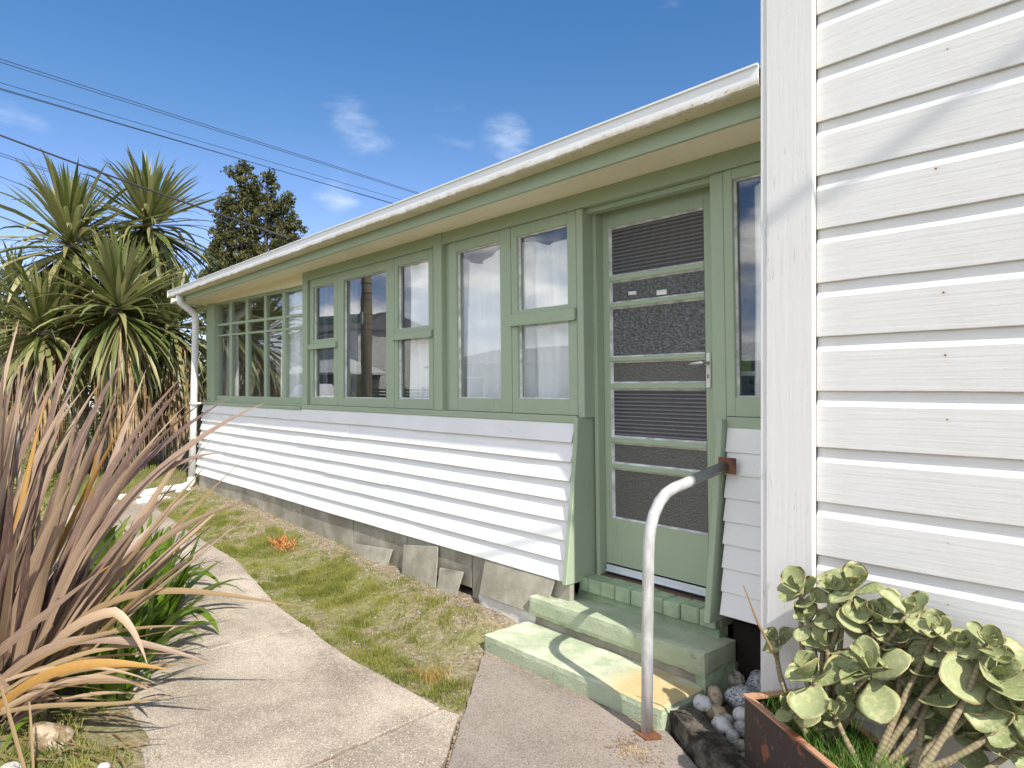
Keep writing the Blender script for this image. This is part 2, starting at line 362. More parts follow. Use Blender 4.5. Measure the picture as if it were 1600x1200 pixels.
M['flax'] = leaf('bronze_flax_leaf', [(.13, .075, .07), (.40, .28, .21), (.62, .47, .34), (.52, .30, .11), (.64, .50, .33), (.18, .11, .10), (.52, .38, .29), (.60, .27, .05), (.44, .29, .15), (.62, .45, .30)], .42, .07, .5, stripe=(.46, .33, .18))
M['agap'] = leaf('agapanthus_leaf', [(.11, .19, .015), (.19, .30, .022), (.32, .45, .05), (.16, .25, .02)], .28, .28, .5, stripe=(.18, .28, .04))
M['orangeleaf'] = leaf('orange_dying_leaf', [(.48, .27, .07), (.55, .33, .10), (.50, .24, .06)], .5, .15, .4, stripe=(.45, .36, .16))
M['straw'] = leaf('dry_straw', [(.36, .26, .14), (.48, .38, .24), (.30, .19, .10)], .8, .1, .2)
def stuffleaf(name, a, b, c3, transl=.15, s=2.5, rough=.6):
    m = MT(name); n = m.noise(s, 4, .6); f = m.noise(s*12, 3, .6)
    c = m.mix(m.rng(n, .35, .65), a, b); c = m.mix(m.rng(f, .55, .7, 0, .7), c, c3); return m.done(c, rough, .3, transl=transl)
M['deadstuff'] = stuffleaf('dead_leaf_skirt', (.22, .14, .07), (.42, .30, .16), (.09, .055, .03), .1, 14)
M['grass'] = stuffleaf('short_grass', (.17, .195, .035), (.31, .31, .075), (.44, .37, .17), .3, 3.5)
M['lushgrass'] = stuffleaf('lush_planter_grass', (.06, .15, .02), (.12, .24, .035), (.17, .27, .06), .3, 5)
M['conifer'] = stuffleaf('olive_conifer_foliage', (.06, .068, .02), (.14, .135, .045), (.19, .14, .07), .2, .9)
M['bush'] = stuffleaf('shrub_foliage', (.05, .08, .02), (.12, .15, .04), (.22, .20, .07), .2, 2)
M['ybush'] = stuffleaf('yellow_green_ground_plants', (.14, .17, .04), (.30, .30, .08), (.34, .19, .05), .2, 5)
M['bark'] = plain('pale_fibrous_bark', (.40, .33, .25), .95, .2, var=.4, ns=9, bs=24, bstr=1, bd=.03)
M['darkbark'] = plain('dark_bark', (.10, .08, .07), .95, .2, var=.3, ns=4, bs=12, bstr=.8, bd=.03)
def succ():
    m = MT('grey_green_succulent_leaf'); e = m.attr('edge'); r = m.rand(); n = m.noise(30, 5, .65)
    c = m.mix(r, (.17, .22, .075), (.36, .39, .19))
    c = m.mix(m.rng(n, .4, .7, 0, .5), c, (.46, .46, .28))
    c = m.mix(m.rng(m.noise(7, 4, .6), .48, .68, 0, .6), c, (.55, .53, .29))
    c = m.mix(m.rng(e, .55, 1.0, 0, .75), c, (.42, .40, .16))
    c = m.mix(m.rng(e, .93, 1.0, 0, .7), c, (.42, .22, .14))
    m.bump(n, .12, .003); return m.done(c, .5, .35, transl=.10)
M['succ'] = succ()
def sstem():
    m = MT('ringed_succulent_stem'); x, y, z = m.xyz('UV'); n = m.noise(40, 4, .6)
    ring = m.math('SINE', m.math('MULTIPLY', y, 420.)); c = m.mix(m.rng(ring, -.2, .7), (.23, .18, .11), (.30, .245, .15))
    c = m.mix(m.rng(n, .45, .65, 0, .7), c, (.17, .17, .08)); m.bump(ring, .2, .002); return m.done(c, .8, .25)
M['sstem'] = sstem()
M['car_red'] = plain('red_car_paint', (.45, .03, .02), .3, .5, var=.03)
M['car_white'] = plain('white_car_paint', (.75, .75, .75), .3, .5, var=.02)
M['dglass'] = plain('dark_car_glass', (.03, .035, .04), .08, .8)
M['roofmetal'] = plain('white_roof_iron', (.72, .72, .70), .5, .4)
M['roofgrey'] = plain('grey_roof_tiles', (.13, .13, .14), .8, .3, bs=6, bstr=.6, bd=.03)
M['farwhite'] = plain('far_white_weatherboard', (.70, .68, .64), .7, .3)
M['fardark'] = plain('far_dark_cladding', (.10, .10, .105), .8, .3)
M['fence'] = plain('grey_fence_timber', (.20, .17, .15), .9, .2)
M['pole'] = painted_wood('weathered_pole_timber', (.36, .30, .22), (.16, .12, .09), axis='Z', dirtamt=.8)
M['wire'] = plain('black_cable', (.035, .035, .04), .6, .3)
M['sign'] = plain('green_sign', (.03, .26, .14), .5, .4, var=.05)
M['signw'] = plain('white_sign_lettering', (.95, .95, .95), .5, .4, var=.02)
M['pot'] = plain('teal_pot_plastic', (.03, .14, .11), .5, .4)
M['limepot'] = plain('lime_card', (.25, .45, .08), .7, .3)

# ------------------------------------------------------------------ mesh + object helpers
W = {}
def leanx(x, z):
    k = 0.018*min(1, max(0, (x+4.6)/1.3)) if x < -1.5 else 0.012
    return x - k*z
class MB:
    def __init__(s): s.v = []; s.f = []; s.uv = None
    def add(s, vs, fs):
        o = len(s.v); s.v += [tuple(p) for p in vs]; s.f += [tuple(i+o for i in f) for f in fs]; return s
    def box(s, x0, x1, y0, y1, z0, z1):
        if x0 > x1: x0, x1 = x1, x0
        if y0 > y1: y0, y1 = y1, y0
        if z0 > z1: z0, z1 = z1, z0
        return s.add([(x, y, z) for z in (z0, z1) for y in (y0, y1) for x in (x0, x1)],
                     [(0, 2, 3, 1), (4, 5, 7, 6), (0, 1, 5, 4), (2, 6, 7, 3), (0, 4, 6, 2), (1, 3, 7, 5)])
    def loft(s, rings, cap=True, closed=True):
        n = len(rings[0]); o = len(s.v)
        for r in rings: s.v += [tuple(p) for p in r]
        for i in range(len(rings)-1):
            for j in range(n if closed else n-1):
                a = o+i*n+j; b = o+i*n+(j+1) % n
                s.f.append((a, b, b+n, a+n))
        if cap: s.f.append(tuple(o+j for j in reversed(range(n)))); s.f.append(tuple(o+(len(rings)-1)*n+j for j in range(n)))
        return s
    def tube(s, pts, r, n=10, cap=True):
        pts = [Vector(p) for p in pts]; rs = r if isinstance(r, (list, tuple)) else [r]*len(pts)
        rings = []; up = Vector((0, 0, 1))
        t0 = (pts[1]-pts[0]).normalized(); a = t0.orthogonal().normalized()
        for i, p in enumerate(pts):
            t = (pts[min(i+1, len(pts)-1)]-pts[max(i-1, 0)]).normalized()
            a = (a - t*a.dot(t)).normalized(); b = t.cross(a)
            rings.append([p+(a*math.cos(2*math.pi*j/n)+b*math.sin(2*math.pi*j/n))*rs[i] for j in range(n)])
        return s.loft(rings, cap)
    def prism(s, poly, x0, x1):          # poly in (y, z), extruded along x
        n = len(poly)
        s.add([(x0, y, z) for y, z in poly]+[(x1, y, z) for y, z in poly],
              [tuple(range(n)), tuple(range(2*n-1, n-1, -1))]+[(i, i+n, (i+1) % n+n, (i+1) % n) for i in range(n)])
        return s
    def map(s, fn): s.v = [tuple(fn(*p)) for p in s.v]; return s
    def lean(s): return s.map(lambda x, y, z: (leanx(x, z), y, z))
    def mesh(s, name, smooth=False):
        me = bpy.data.meshes.new(name); me.from_pydata(s.v, [], s.f)
        bm = bmesh.new(); bm.from_mesh(me); bmesh.ops.recalc_face_normals(bm, faces=bm.faces); bm.to_mesh(me); bm.free()
        if smooth: me.polygons.foreach_set('use_smooth', [True]*len(me.polygons))
        return me
def link(o, parent=None, world=None):
    C.objects.link(o)
    if world is not None: o.matrix_basis = world
    if parent is not None:
        o.parent = parent; o.matrix_parent_inverse = W[parent.name].inverted()
    W[o.name] = world.copy() if world is not None else Matrix.Identity(4)
    return o
def bevel(o, w=.003, seg=1):
    b = o.modifiers.new('bevel', 'BEVEL'); b.width = w; b.segments = seg; b.limit_method = 'ANGLE'; b.angle_limit = rad(40); return o
def part(name, mb, mat, parent, smooth=False, bev=0, label=None, kind=None):
    me = mb if isinstance(mb, bpy.types.Mesh) else mb.mesh(name, smooth)
    if mat is not None and not me.materials: me.materials.append(M[mat] if isinstance(mat, str) else mat)
    o = bpy.data.objects.new(name, me); link(o, parent)
    if bev: bevel(o, bev)
    if label: o['label'] = label
    if kind: o['kind'] = kind
    return o
def tag(o, label, cat, group=None, kind=None):
    if label: o['label'] = label
    if cat: o['category'] = cat
    if group: o['group'] = group
    if kind: o['kind'] = kind
    return o
def empty(name, loc, label, cat, group=None):
    o = bpy.data.objects.new(name, None); o.empty_display_size = .1
    link(o, None, Matrix.Translation(Vector(loc))); o.location = loc
    return tag(o, label, cat, group)
def solo(name, mb, mat, loc, label, cat, group=None, smooth=False, bev=0, kind=None):
    """a thing that is one mesh; geometry given in world space, origin moved to its base"""
    L = Vector(loc); mb.v = [(p[0]-L.x, p[1]-L.y, p[2]-L.z) for p in mb.v]
    me = mb.mesh(name, smooth); me.materials.append(M[mat])
    o = bpy.data.objects.new(name, me); link(o, None, Matrix.Translation(L))
    if bev: bevel(o, bev)
    return tag(o, label, cat, group, kind)
def struct(name, mb, mat, smooth=False):
    me = mb if isinstance(mb, bpy.types.Mesh) else mb.mesh(name, smooth)
    me.materials.append(M[mat]); o = bpy.data.objects.new(name, me); link(o); o['kind'] = 'structure'; return o
def fastmesh(name, verts, quads, tris=None, mat=None, smooth=False):
    me = bpy.data.meshes.new(name); verts = np.asarray(verts, dtype=np.float32).reshape(-1, 3)
    quads = np.asarray(quads if quads is not None else np.zeros((0, 4)), dtype=np.int32).reshape(-1, 4)
    tris = np.asarray(tris if tris is not None else np.zeros((0, 3)), dtype=np.int32).reshape(-1, 3)
    me.vertices.add(len(verts)); me.vertices.foreach_set('co', verts.ravel())
    nl = quads.size+tris.size; me.loops.add(nl); me.loops.foreach_set('vertex_index', np.concatenate([quads.ravel(), tris.ravel()]))
    npoly = len(quads)+len(tris); me.polygons.add(npoly)
    st = np.concatenate([np.arange(len(quads))*4, len(quads)*4+np.arange(len(tris))*3]).astype(np.int32)
    me.polygons.foreach_set('loop_start', st)
    me.update(calc_edges=True)
    if mat: me.materials.append(M[mat])
    if smooth: me.polygons.foreach_set('use_smooth', [True]*npoly)
    return me
def sm(t): t = min(1, max(0, t)); return t*t*(3-2*t)

# ------------------------------------------------------------------ ground, path, road
def base(x): return -1.37+.125*sm((-x-3.0)/5.5)
def gz(x, y):
    z = base(x)
    if x < -2.55: z += .085*sm((y-2.05)/.45)*sm((-2.5-x)/.5) if y < 6 else 0
    if y < 1.0: z += .06*sm((.95-y)/.6)*sm((-x-2.5)/.6)
    if x > -1.95 and y > 2.0: z -= .02
    if (-8.2 < x <= -2.3 and np.interp(x, (-8.2, -5.2, -3.66, -2.7, -2.3), (1.26, 1.06, .78, .70, .62)) < y < np.interp(x, (-8.2, -6.6, -5.25, -4.6, -4.05, -3.0, -2.3), (1.92, 1.84, 1.84, 1.745, 1.67, 1.63, 1.66))) or (-2.3 < x < 1.2 and -.5 < y < min(2.18, 1.66+(x+2.3)*.0+max(0, (x+2.3))*0+(.5 if x > -2.2 else 0)) and y < 2.02-(x+1.24)*.6): z -= .03
    if y > -2.2 and y < 3.2 and -13 < x < 0:
        z += .010*noise.noise(Vector((x*6, y*6, 0)))+.006*noise.noise(Vector((x*19, y*19, 3)))
    return z
def lines(a, b, lo, hi, fine, far):
    out_ = list(np.arange(lo, hi, fine)); s = fine; p = lo
    left = []
    while p > a: s *= 1.35; p -= s; left.append(p)
    s = fine; p = out_[-1]; right = []
    while p < b: s *= 1.35; p += s; right.append(p)
    return left[::-1]+out_+right
gx = lines(-900, 900, -9.5, -.5, .06, 0); gy = lines(-900, 900, .0, 2.9, .05, 0)
gv = [(x, y, gz(x, y)) for x in gx for y in gy]; ny = len(gy)
gq = [(i*ny+j, (i+1)*ny+j, (i+1)*ny+j+1, i*ny+j+1) for i in range(len(gx)-1) for j in range(ny-1)]
struct('ground', fastmesh('ground', gv, gq, smooth=True), 'ground')
rd = MB().add([(-30, -80, -1.352), (-21, -80, -1.352), (-21, 80, -1.352), (-30, 80, -1.352)], [(0, 1, 2, 3)])
rd.map(lambda x, y, z: (x, y, base(x)+.012)); struct('road', rd, 'road')

path = bpy.data.objects.new('path', None); link(path, None, Matrix.Identity(4)); path['kind'] = 'structure'
def slab(poly, mat, dz=.016, th=.07, jit=.005, label=None):
    pts = []
    for i, a in enumerate(poly):
        b = poly[(i+1) % len(poly)]; n = max(1, int(math.dist(a, b)/.06))
        for k in range(n):
            t = k/n; x = a[0]+(b[0]-a[0])*t; y = a[1]+(b[1]-a[1])*t
            pts.append((x+R.uniform(-jit, jit), y+R.uniform(-jit, jit)))
    n = len(pts); mb = MB()
    mb.add([(x, y, base(x)+dz) for x, y in pts]+[(x, y, base(x)+dz-th) for x, y in pts],
           [tuple(range(n))]+[(i, i+n, (i+1) % n+n, (i+1) % n) for i in range(n)])
    me = mb.mesh('slab'); bm = bmesh.new(); bm.from_mesh(me)
    bmesh.ops.triangulate(bm, faces=[f for f in bm.faces if len(f.verts) > 4]); bm.to_mesh(me); bm.free()
    o = part('slab', me, mat, path, label=label); bevel(o, .006, 2); return o
g = .011
slab([(-2.355-g, 1.70), (-2.66, 1.685), (-3.0, 1.67), (-3.3, 1.675), (-3.66+g, 1.705), (-3.65+g, 1.2), (-3.66+g, .72), (-3.17, .70), (-2.7, .645), (-2.31-g, .56), (-2.305-g, 1.102)], 'path')
slab([(-2.355+g, 1.695), (-2.262, 1.722), (-1.988-g, 1.445), (-.95, .40), (-1.0, -.6), (-2.31+g, -.6), (-2.305+g, 1.102)], 'path')
slab([(-3.66-g, 1.705), (-4.05, 1.715), (-4.6, 1.79), (-5.25+g, 1.885), (-5.22+g, 1.0), (-4.4, .85), (-3.66-g, .72), (-3.65-g, 1.2)], 'path')
slab([(-5.25-g, 1.885), (-5.9, 1.88), (-6.6, 1.885), (-7.4, 1.92), (-8.3, 1.97), (-8.35, 1.2), (-7.2, 1.1), (-6.2, 1.05), (-5.22-g, 1.0)], 'path')
slab([(-2.262+g, 1.735), (-2.725, 2.235), (-1.66, 2.222), (-1.60, 2.245), (-1.24, 2.03), (-.55, 1.62), (1.4, .5), (1.4, -.9), (-.95+g, -.6), (-.95+g, .40), (-1.988+g, 1.453)], 'slab', dz=.018)

# ------------------------------------------------------------------ house
house = empty('house', (-4.9, 3.6, -1.36), 'white weatherboard house with green window frames and low eaves', 'house')
XL, XR = -8.62, -1.245                      # ends of the window wall
# flared skirt under the windows ------------------------------------------------
def yf(z):                                  # front face of the sheathing at height z
    t = min(1, max(0, (-.19-z)/.83)); return 2.715-.105*(t**1.15)
sheath = MB().prism([(2.80, -.17), (yf(-.19)+.012, -.17)]+[(yf(z)+.012, z) for z in (-.35, -.5, -.65, -.8, -.9, -1.01)]+[(2.80, -1.01)], XL+.03, -2.53)
sheath.prism([(2.80, -.17), (yf(-.19)+.012, -.17)]+[(yf(z)+.012, z) for z in (-.35, -.5, -.65, -.8, -.9, -.97)]+[(2.80, -.97)], -1.60, XR)
wallA = part('wall', sheath, 'low_board', house)
def board(x0, x1, zt, zb, parent, dy=0., seed=0, lap=.027):
    n = max(2, int((x1-x0)/.35)); rings = []
    for i in range(n+1):
        x = x0+(x1-x0)*i/n
        w = (.0035)*noise.noise(Vector((x*1.7, seed*3.1, 0))); wz = (.0045)*noise.noise(Vector((x*.9, seed*2.3, 5)))
        yt, yb = yf(zt)-.002+dy*.3, yf(zb)-lap+w+dy
        rings.append([(x, yt, zt+.012+wz), (x, yb, zb+wz), (x, yb+lap-.002, zb+wz), (x, yt+.0125, zt+.012+wz)])
    mb = MB().loft(rings); o = part('weatherboard', mb, 'low_board', parent); bevel(o, .0015); return o
joints = [[-6.3, -4.1], [-7.15, -5.0], [-5.9, -3.95], [-7.6, -5.35], [-6.9, -5.3, -4.35], [-7.75, -4.8], [-7.7, -6.0, -4.0], [-7.3, -5.9, -3.9]]
for i in range(8):
    zt = -.19-.1034*i; zb = zt-.1034
    xl = XL-.03+.07*i/8; xr = -2.528+.038*((i+.6)/8)
    xs = [xl]+joints[i]+[xr]
    for k in range(len(xs)-1):
        board(xs[k]+.0012, xs[k+1]-.0012, zt, zb, wallA, dy=R.choice([0, 0, -.003, -.005]), seed=i*5+k)
    zt2 = -.183-.0985*i
    board(-1.618+.004*i, XR-.002, zt2, zt2-.0985, wallA, seed=50+i, lap=.014)
# flared green trims + cheek beside the door
zz = [-.16, -.3, -.45, -.6, -.75, -.9, -1.03]
tr = MB().loft([[(leanx(-2.512, z), yf(z)-.040, z), (leanx(-2.512, z)+.030, yf(z)-.040, z), (leanx(-2.512, z)+.030, 2.84, z), (leanx(-2.512, z), 2.84, z)] for z in zz])
part('door_cheek', tr, 'green_z', house, bev=.003)
tr = MB().loft([[(-1.652+.004*(-z), yf(z)-.040, z+.02), (-1.622+.004*(-z), yf(z)-.040, z+.02), (-1.622+.004*(-z), 2.80, z+.02), (-1.652+.004*(-z), 2.80, z+.02)] for z in zz])
part('door_cheek', tr, 'green_z', house, bev=.003)
part('corner_cap', MB().box(XL-.085, XL-.045, 2.66, 2.80, -1.02, -.2), 'void', house)
# footing strip
foot = MB()
for a, b, zb_ in ((-8.5, -6.55, -1.42), (-6.54, -4.78, -1.42), (-4.77, -4.02, -1.42), (-4.01, -3.3, -1.23), (-3.29, -2.47, -1.40)):
    f = MB().box(a, b, 2.604, 2.64, zb_, -1.0); f.map(lambda x, y, z: (x, y+.004*noise.noise(Vector((x, 0, z))), z)); 
    part('base_board', f, 'footing', house, bev=.003)
part('underfloor', MB().box(-8.5, 0, 2.9, 2.95, -1.6, -.9), 'void', house)
part('underfloor', MB().box(-1.64, -1.22, 2.80, 2.84, -1.5, -.93), 'void', house)  # dark sheet painting the shade in the gap beside the steps
# frame members of the window wall -----------------------------------------------
FY = 2.72
def bar(mb, x0, x1, z0, z1, y0=FY, y1=2.80): return mb.box(x0, x1, y0, y1, z0, z1)
head = MB(); bar(head, -5.90, XR, .965, 1.043, 2.703, 2.86); head.box(-2.47, -1.69, 2.745, 2.80, .938, .965)
part('head_band', head.lean(), 'green_x', house, bev=.003)
sill = MB(); bar(sill, -5.93, -2.515, -.192, -.152, 2.700, 2.80); part('sill_band', sill.lean(), 'green_x', house, bev=.004)
sill = MB(); bar(sill, -1.625, XR, -.188, -.128, 2.712, 2.80); part('sill_band', sill.lean(), 'green_x', house, bev=.004)
sill = MB(); sill.box(XL-.12, -5.93, 2.69, 2.84, -.200, -.168); sill.box(XL-.10, -5.93, 2.715, 2.84, -.168, -.148); part('sill_band', sill, 'green_x', house, bev=.004)
for x0, x1, y0, zt in ((-5.915, -5.815, 2.708, 1.043), (-3.83, -3.735, 2.696, 1.043), (-2.512, -2.466, 2.712, .965), (-1.700, -1.632, 2.726, .965)):
    pm = MB(); bar(pm, x0, x1, -.152 if x0 < -3 else (-.16 if x0 < -2 else -1.0), zt-.001, y0, 2.86); part('post', pm.lean(), 'green_z', house, bev=.003)
pm = MB(); bar(pm, -2.466, -2.44, -1.02, .964, 2.79, 2.87); bar(pm, -1.724, -1.700, -1.02, .964, 2.79, 2.87); part('door_jamb', pm.lean(), 'green_z', house, bev=.002)

def window(x0, x1, z0, z1, gx0, gx1, panes, y=FY, rails=(), mull=(), label=None, leanit=True):
    """x0..x1 frame outside; gx0..gx1 glass; panes = [(zbot, ztop)...]; drip rails between them"""
    f = MB(); yb = y+.05
    f.box(x0, gx0, y, yb, z0, z1); f.box(gx1, x1, y, yb, z0, z1)
    f.box(gx0, gx1, y, yb, z0, panes[0][0]); f.box(gx0, gx1, y, yb, panes[-1][1], z1)
    for k in range(len(panes)-1): f.box(gx0, gx1, y, yb, panes[k][1], panes[k+1][0])
    if leanit: f.lean()
    fr = part('window', f, 'green_z', house, bev=.0025, label=label)
    for a, b, zz0, zz1 in rails:
        r_ = MB().box(a, b, y-.022, y+.001, zz0, zz1); r_.map(lambda x, yy, z: (x, yy, z-.012*(1 if yy < y-.01 else 0)))
        part('drip_rail', r_.lean() if leanit else r_, 'green_x', fr, bev=.002)
    for zb, zt in panes:
        p = MB().box(gx0-.004, gx1+.004, y+.030, y+.034, zb-.004, zt+.004); part('pane', p.lean() if leanit else p, 'glass', fr)
        q = MB(); w = .006
        q.add([(gx0, y+.016, zb), (gx1, y+.016, zb), (gx1, y+.016, zt), (gx0, y+.016, zt), (gx0+w, y+.0295, zb+w), (gx1-w, y+.0295, zb+w), (gx1-w, y+.0295, zt-w), (gx0+w, y+.0295, zt-w)],
              [(0, 1, 5, 4), (1, 2, 6, 5), (2, 3, 7, 6), (3, 0, 4, 7)])
        part('putty', q.lean() if leanit else q, 'putty', fr)
    return fr
zb0 = -.150
window(-5.775, -5.262, zb0, .964, -5.718, -5.33, [(-.082, .353), (.423, .893)], rails=[(-5.78, -5.262, .352, .396)], label='narrow two-light casement at the left of the triple window')
window(-5.258, -4.372, zb0, .964, -5.158, -4.487, [(-.082, .893)], label='wide fixed middle light of the triple window')
window(-4.368, -3.868, zb0, .964, -4.325, -3.923, [(-.078, .362), (.434, .897)], rails=[(-4.372, -3.866, .362, .405)], label='two-light casement right of the fixed light')
window(-3.682, -3.056, zb0, .964, -3.598, -3.155, [(-.066, .897)], label='single fixed light with drawn white curtain')
window(-3.052, -2.520, zb0, .964, -3.000, -2.588, [(-.062, .386), (.459, .900)], rails=[(-3.056, -2.520, .378, .440)], label='two-light casement beside the door')
window(-1.628, XR, -.126, .964, -1.585, XR-.01, [(-.040, .917)], label='tall narrow light between the door and the corner')
# bits of frame left between posts and casements
ff = MB(); bar(ff, -5.815, -5.779, zb0, .964, 2.735); bar(ff, -3.864, -3.83, zb0, .964, 2.735); bar(ff, -3.735, -3.686, zb0, .964, 2.735)
part('frame_packer', ff.lean(), 'green_z', house, bev=.002)
# section 1: the many-paned window near the far corner (its head sags)
y1 = 2.755
def ztop(x): return .995-(x+8.5)*.030
f = MB(); f.box(-8.60, -8.34, y1-.03, y1+.06, -.148, 1.02); f.box(-8.34, -5.915, y1, y1+.05, -.148, -.092)
f.add([(-8.34, y1, ztop(-8.34)-.012), (-5.915, y1, ztop(-5.915)-.002), (-5.915, y1, 1.00), (-8.34, y1, 1.04), (-8.34, y1+.06, ztop(-8.34)-.012), (-5.915, y1+.06, ztop(-5.915)-.002), (-5.915, y1+.06, 1.00), (-8.34, y1+.06, 1.04)],
      [(0, 1, 2, 3), (4, 5, 6, 7), (0, 1, 5, 4), (2, 3, 7, 6), (1, 2, 6, 5), (0, 3, 7, 4)])
win1 = part('window', f, 'green_z', house, bev=.002, label='long fifteen-pane window nearest the far corner')
cols = [(-8.33, -7.925), (-7.86, -7.44), (-7.365, -6.93), (-6.87, -6.478), (-6.404, -6.02)]
def rowz(x): k = (x+8.4)/2.4; return [(-.085-.018*k, .606-.06*k), (.625-.054*k, .727-.062*k), (.757-.065*k, ztop(x)-.008)]
mm = MB()
for i, (a, b) in enumerate(cols):
    c1 = cols[i+1][0] if i < 4 else -5.915
    mm.box(b, c1, y1+.004, y1+.046, -.093, ztop(b)+.004)
    r0, r1 = rowz(a), rowz(b)
    for k in (0, 1):
        mm.add([(a, y1+.006, r0[k][1]), (b, y1+.006, r1[k][1]), (b, y1+.006, r1[k+1][0]), (a, y1+.006, r0[k+1][0]), (a, y1+.046, r0[k][1]), (b, y1+.046, r1[k][1]), (b, y1+.046, r1[k+1][0]), (a, y1+.046, r0[k+1][0])],
               [(0, 1, 2, 3), (4, 5, 6, 7), (0, 1, 5, 4), (3, 2, 6, 7)])
    for k in range(3):
        zb, zt = (r0[k][0]+r1[k][0])/2, (r0[k][1]+r1[k][1])/2
        part('pane', MB().box(a-.004, b+.004, y1+.022, y1+.026, zb-.012, zt+.012), 'glass', win1)
part('glazing_bars', mm, 'green_z', win1, bev=.002)
# eaves: cream soffit, sagging cream frieze over section 1, green fascia, gutter ---------
def gl(x): return .0055*(x+1.25)            # the gutter falls to the far end
so = MB().add([(-9.02, 2.448, 1.040), (XR, 2.448, 1.040), (XR, 2.90, 1.046), (-9.02, 2.90, 1.046), (-9.02, 2.448, 1.055), (XR, 2.448, 1.055), (XR, 2.90, 1.06), (-9.02, 2.90, 1.06)],
              [(0, 1, 2, 3), (4, 5, 6, 7), (0, 1, 5, 4), (1, 2, 6, 5), (2, 3, 7, 6), (3, 0, 4, 7)])
part('soffit', so, 'cream', house)
fz = MB().add([(-8.70, 2.712, 1.045), (-5.92, 2.712, 1.045), (-5.92, 2.712, .945), (-8.70, 2.712, 1.006), (-8.70, 2.75, 1.045), (-5.92, 2.75, 1.045), (-5.92, 2.75, .945), (-8.70, 2.75, 1.006)],
              [(0, 1, 2, 3), (4, 5, 6, 7), (0, 1, 5, 4), (1, 2, 6, 5), (2, 3, 7, 6), (3, 0, 4, 7)])
part('frieze_board', fz, 'cream', house)
fa = MB(); fa.box(-8.72, XR+.01, 2.428, 2.447, 1.033, 1.125); part('fascia', fa.map(lambda x, y, z: (x, y, z+gl(x)*.6)), 'green_x', house, bev=.002)
part('barge_board', MB().box(-9.03, -9.01, 2.44, 3.6, 1.03, 1.16), 'farwhite', house)
gp = [(2.426, 1.185), (2.426, 1.106), (2.336, 1.106), (2.330, 1.112), (2.330, 1.176), (2.322, 1.180), (2.322, 1.187), (2.336, 1.187), (2.336, 1.114), (2.420, 1.112), (2.420, 1.185)]
gu = MB(); gxs = [-8.735+i*(7.47/24) for i in range(25)]
gu.loft([[(x, y+.002*noise.noise(Vector((x*.8, 0, 1))), z+gl(x)+.0035*noise.noise(Vector((x*.7, 0, 0)))) for y, z in gp] for x in gxs])
gu.box(-8.739, -8.735, 2.322, 2.426, 1.064, 1.147)
gut = part('gutter', gu, 'gutter', house)
rf = MB().add([(-8.9, 2.37, 1.150), (XR+.3, 2.37, 1.198), (XR+.3, 7.5, 2.1), (-8.9, 7.5, 2.05), (-8.9, 2.37, 1.143), (XR+.3, 2.37, 1.189), (XR+.3, 7.5, 2.09), (-8.9, 7.5, 2.04)],
              [(0, 1, 2, 3), (4, 5, 6, 7), (0, 1, 5, 4), (1, 2, 6, 5), (2, 3, 7, 6), (3, 0, 4, 7)])
roof = part('roof', rf, 'roofmetal', house)
# room behind the windows
rm = MB(); rm.box(-8.55, -1.2, 5.6, 5.65, -1.0, 1.03); rm.box(-8.60, -8.56, 2.86, 5.6, -1.0, 1.03); rm.box(-2.60, -2.56, 3.0, 5.6, -1.0, 1.03); rm.box(-5.95, -5.9, 2.9, 5.6, -1.0, 1.03); rm.box(-1.2, -1.16, 2.9, 5.6, -1.0, 1.03)
part('inner_wall', rm, 'room', house)
part('inner_ceiling', MB().box(-8.55, -1.2, 2.905, 5.65, 1.031, 1.05), 'room', house)
part('inner_floor', MB().box(-8.55, -1.2, 2.80, 5.6, -1.05, -1.0), 'floor', house)
part('inner_lining', MB().box(-8.55, -2.52, 2.80, 2.83, -1.0, -.17), 'room', house)
# door ---------------------------------------------------------------------------
DY = 2.842
dz = [(-.700, -.430), (-.405, -.292), (-.264, -.004), (.024, .141), (.163, .430), (.453, .571), (.598, .861)]
dx0, dx1, dg0, dg1 = -2.439, -1.726, -2.392, -1.808
d = MB(); d.box(dx0, dg0, DY, DY+.04, -.945, .962); d.box(dg1, dx1, DY, DY+.04, -.945, .962)
d.box(dg0, dg1, DY, DY+.04, -.945, dz[0][0]); d.box(dg0, dg1, DY, DY+.04, dz[-1][1], .962)
door = part('door', d.lean(), 'green_z', house, bev=.002)
rb = MB()
for k in range(6): rb.box(dg0, dg1, DY-.004, DY+.03, dz[k][1], dz[k+1][0])
part('glazing_bars', rb.lean(), 'green_x', door, bev=.003)
for k, (a, b) in enumerate(dz):
    kind = ['pebbled', 'pebbled', 'reeded', 'pebbled', 'hammered', 'hammered', 'reeded'][k]
    part('pane', MB().box(dg0-.003, dg1+.003, DY+.016, DY+.021, a-.003, b+.003).lean(), kind, door)
    q = MB(); w = .009
    q.add([(dg0, DY-.001, a), (dg1, DY-.001, a), (dg1, DY-.001, b), (dg0, DY-.001, b), (dg0+w, DY+.0155, a+w), (dg1-w, DY+.0155, a+w), (dg1-w, DY+.0155, b-w), (dg0+w, DY+.0155, b-w)],
          [(0, 1, 5, 4), (1, 2, 6, 5), (2, 3, 7, 6), (3, 0, 4, 7)])
    part('putty', q.lean(), 'putty', door)
part('remnant', MB().box(-2.28, -2.23, DY+.010, DY+.0155, .488, .506).box(-2.10, -2.04, DY+.010, DY+.0155, .470, .495), 'putty', door, label='white scraps of old tape on the second pane')
ws = MB().box(dx0+.01, dx1-.005, DY-.014, DY-.002, -.985, -.950); ws.box(dx0+.01, dx1-.005, DY-.022, DY-.014, -.985, -.977)
part('weather_strip', ws.lean(), 'seal', door, bev=.002)
part('weather_seal', MB().box(dx0+.01, dx1-.005, DY-.012, DY+.01, -1.005, -.986).lean(), 'black', door)
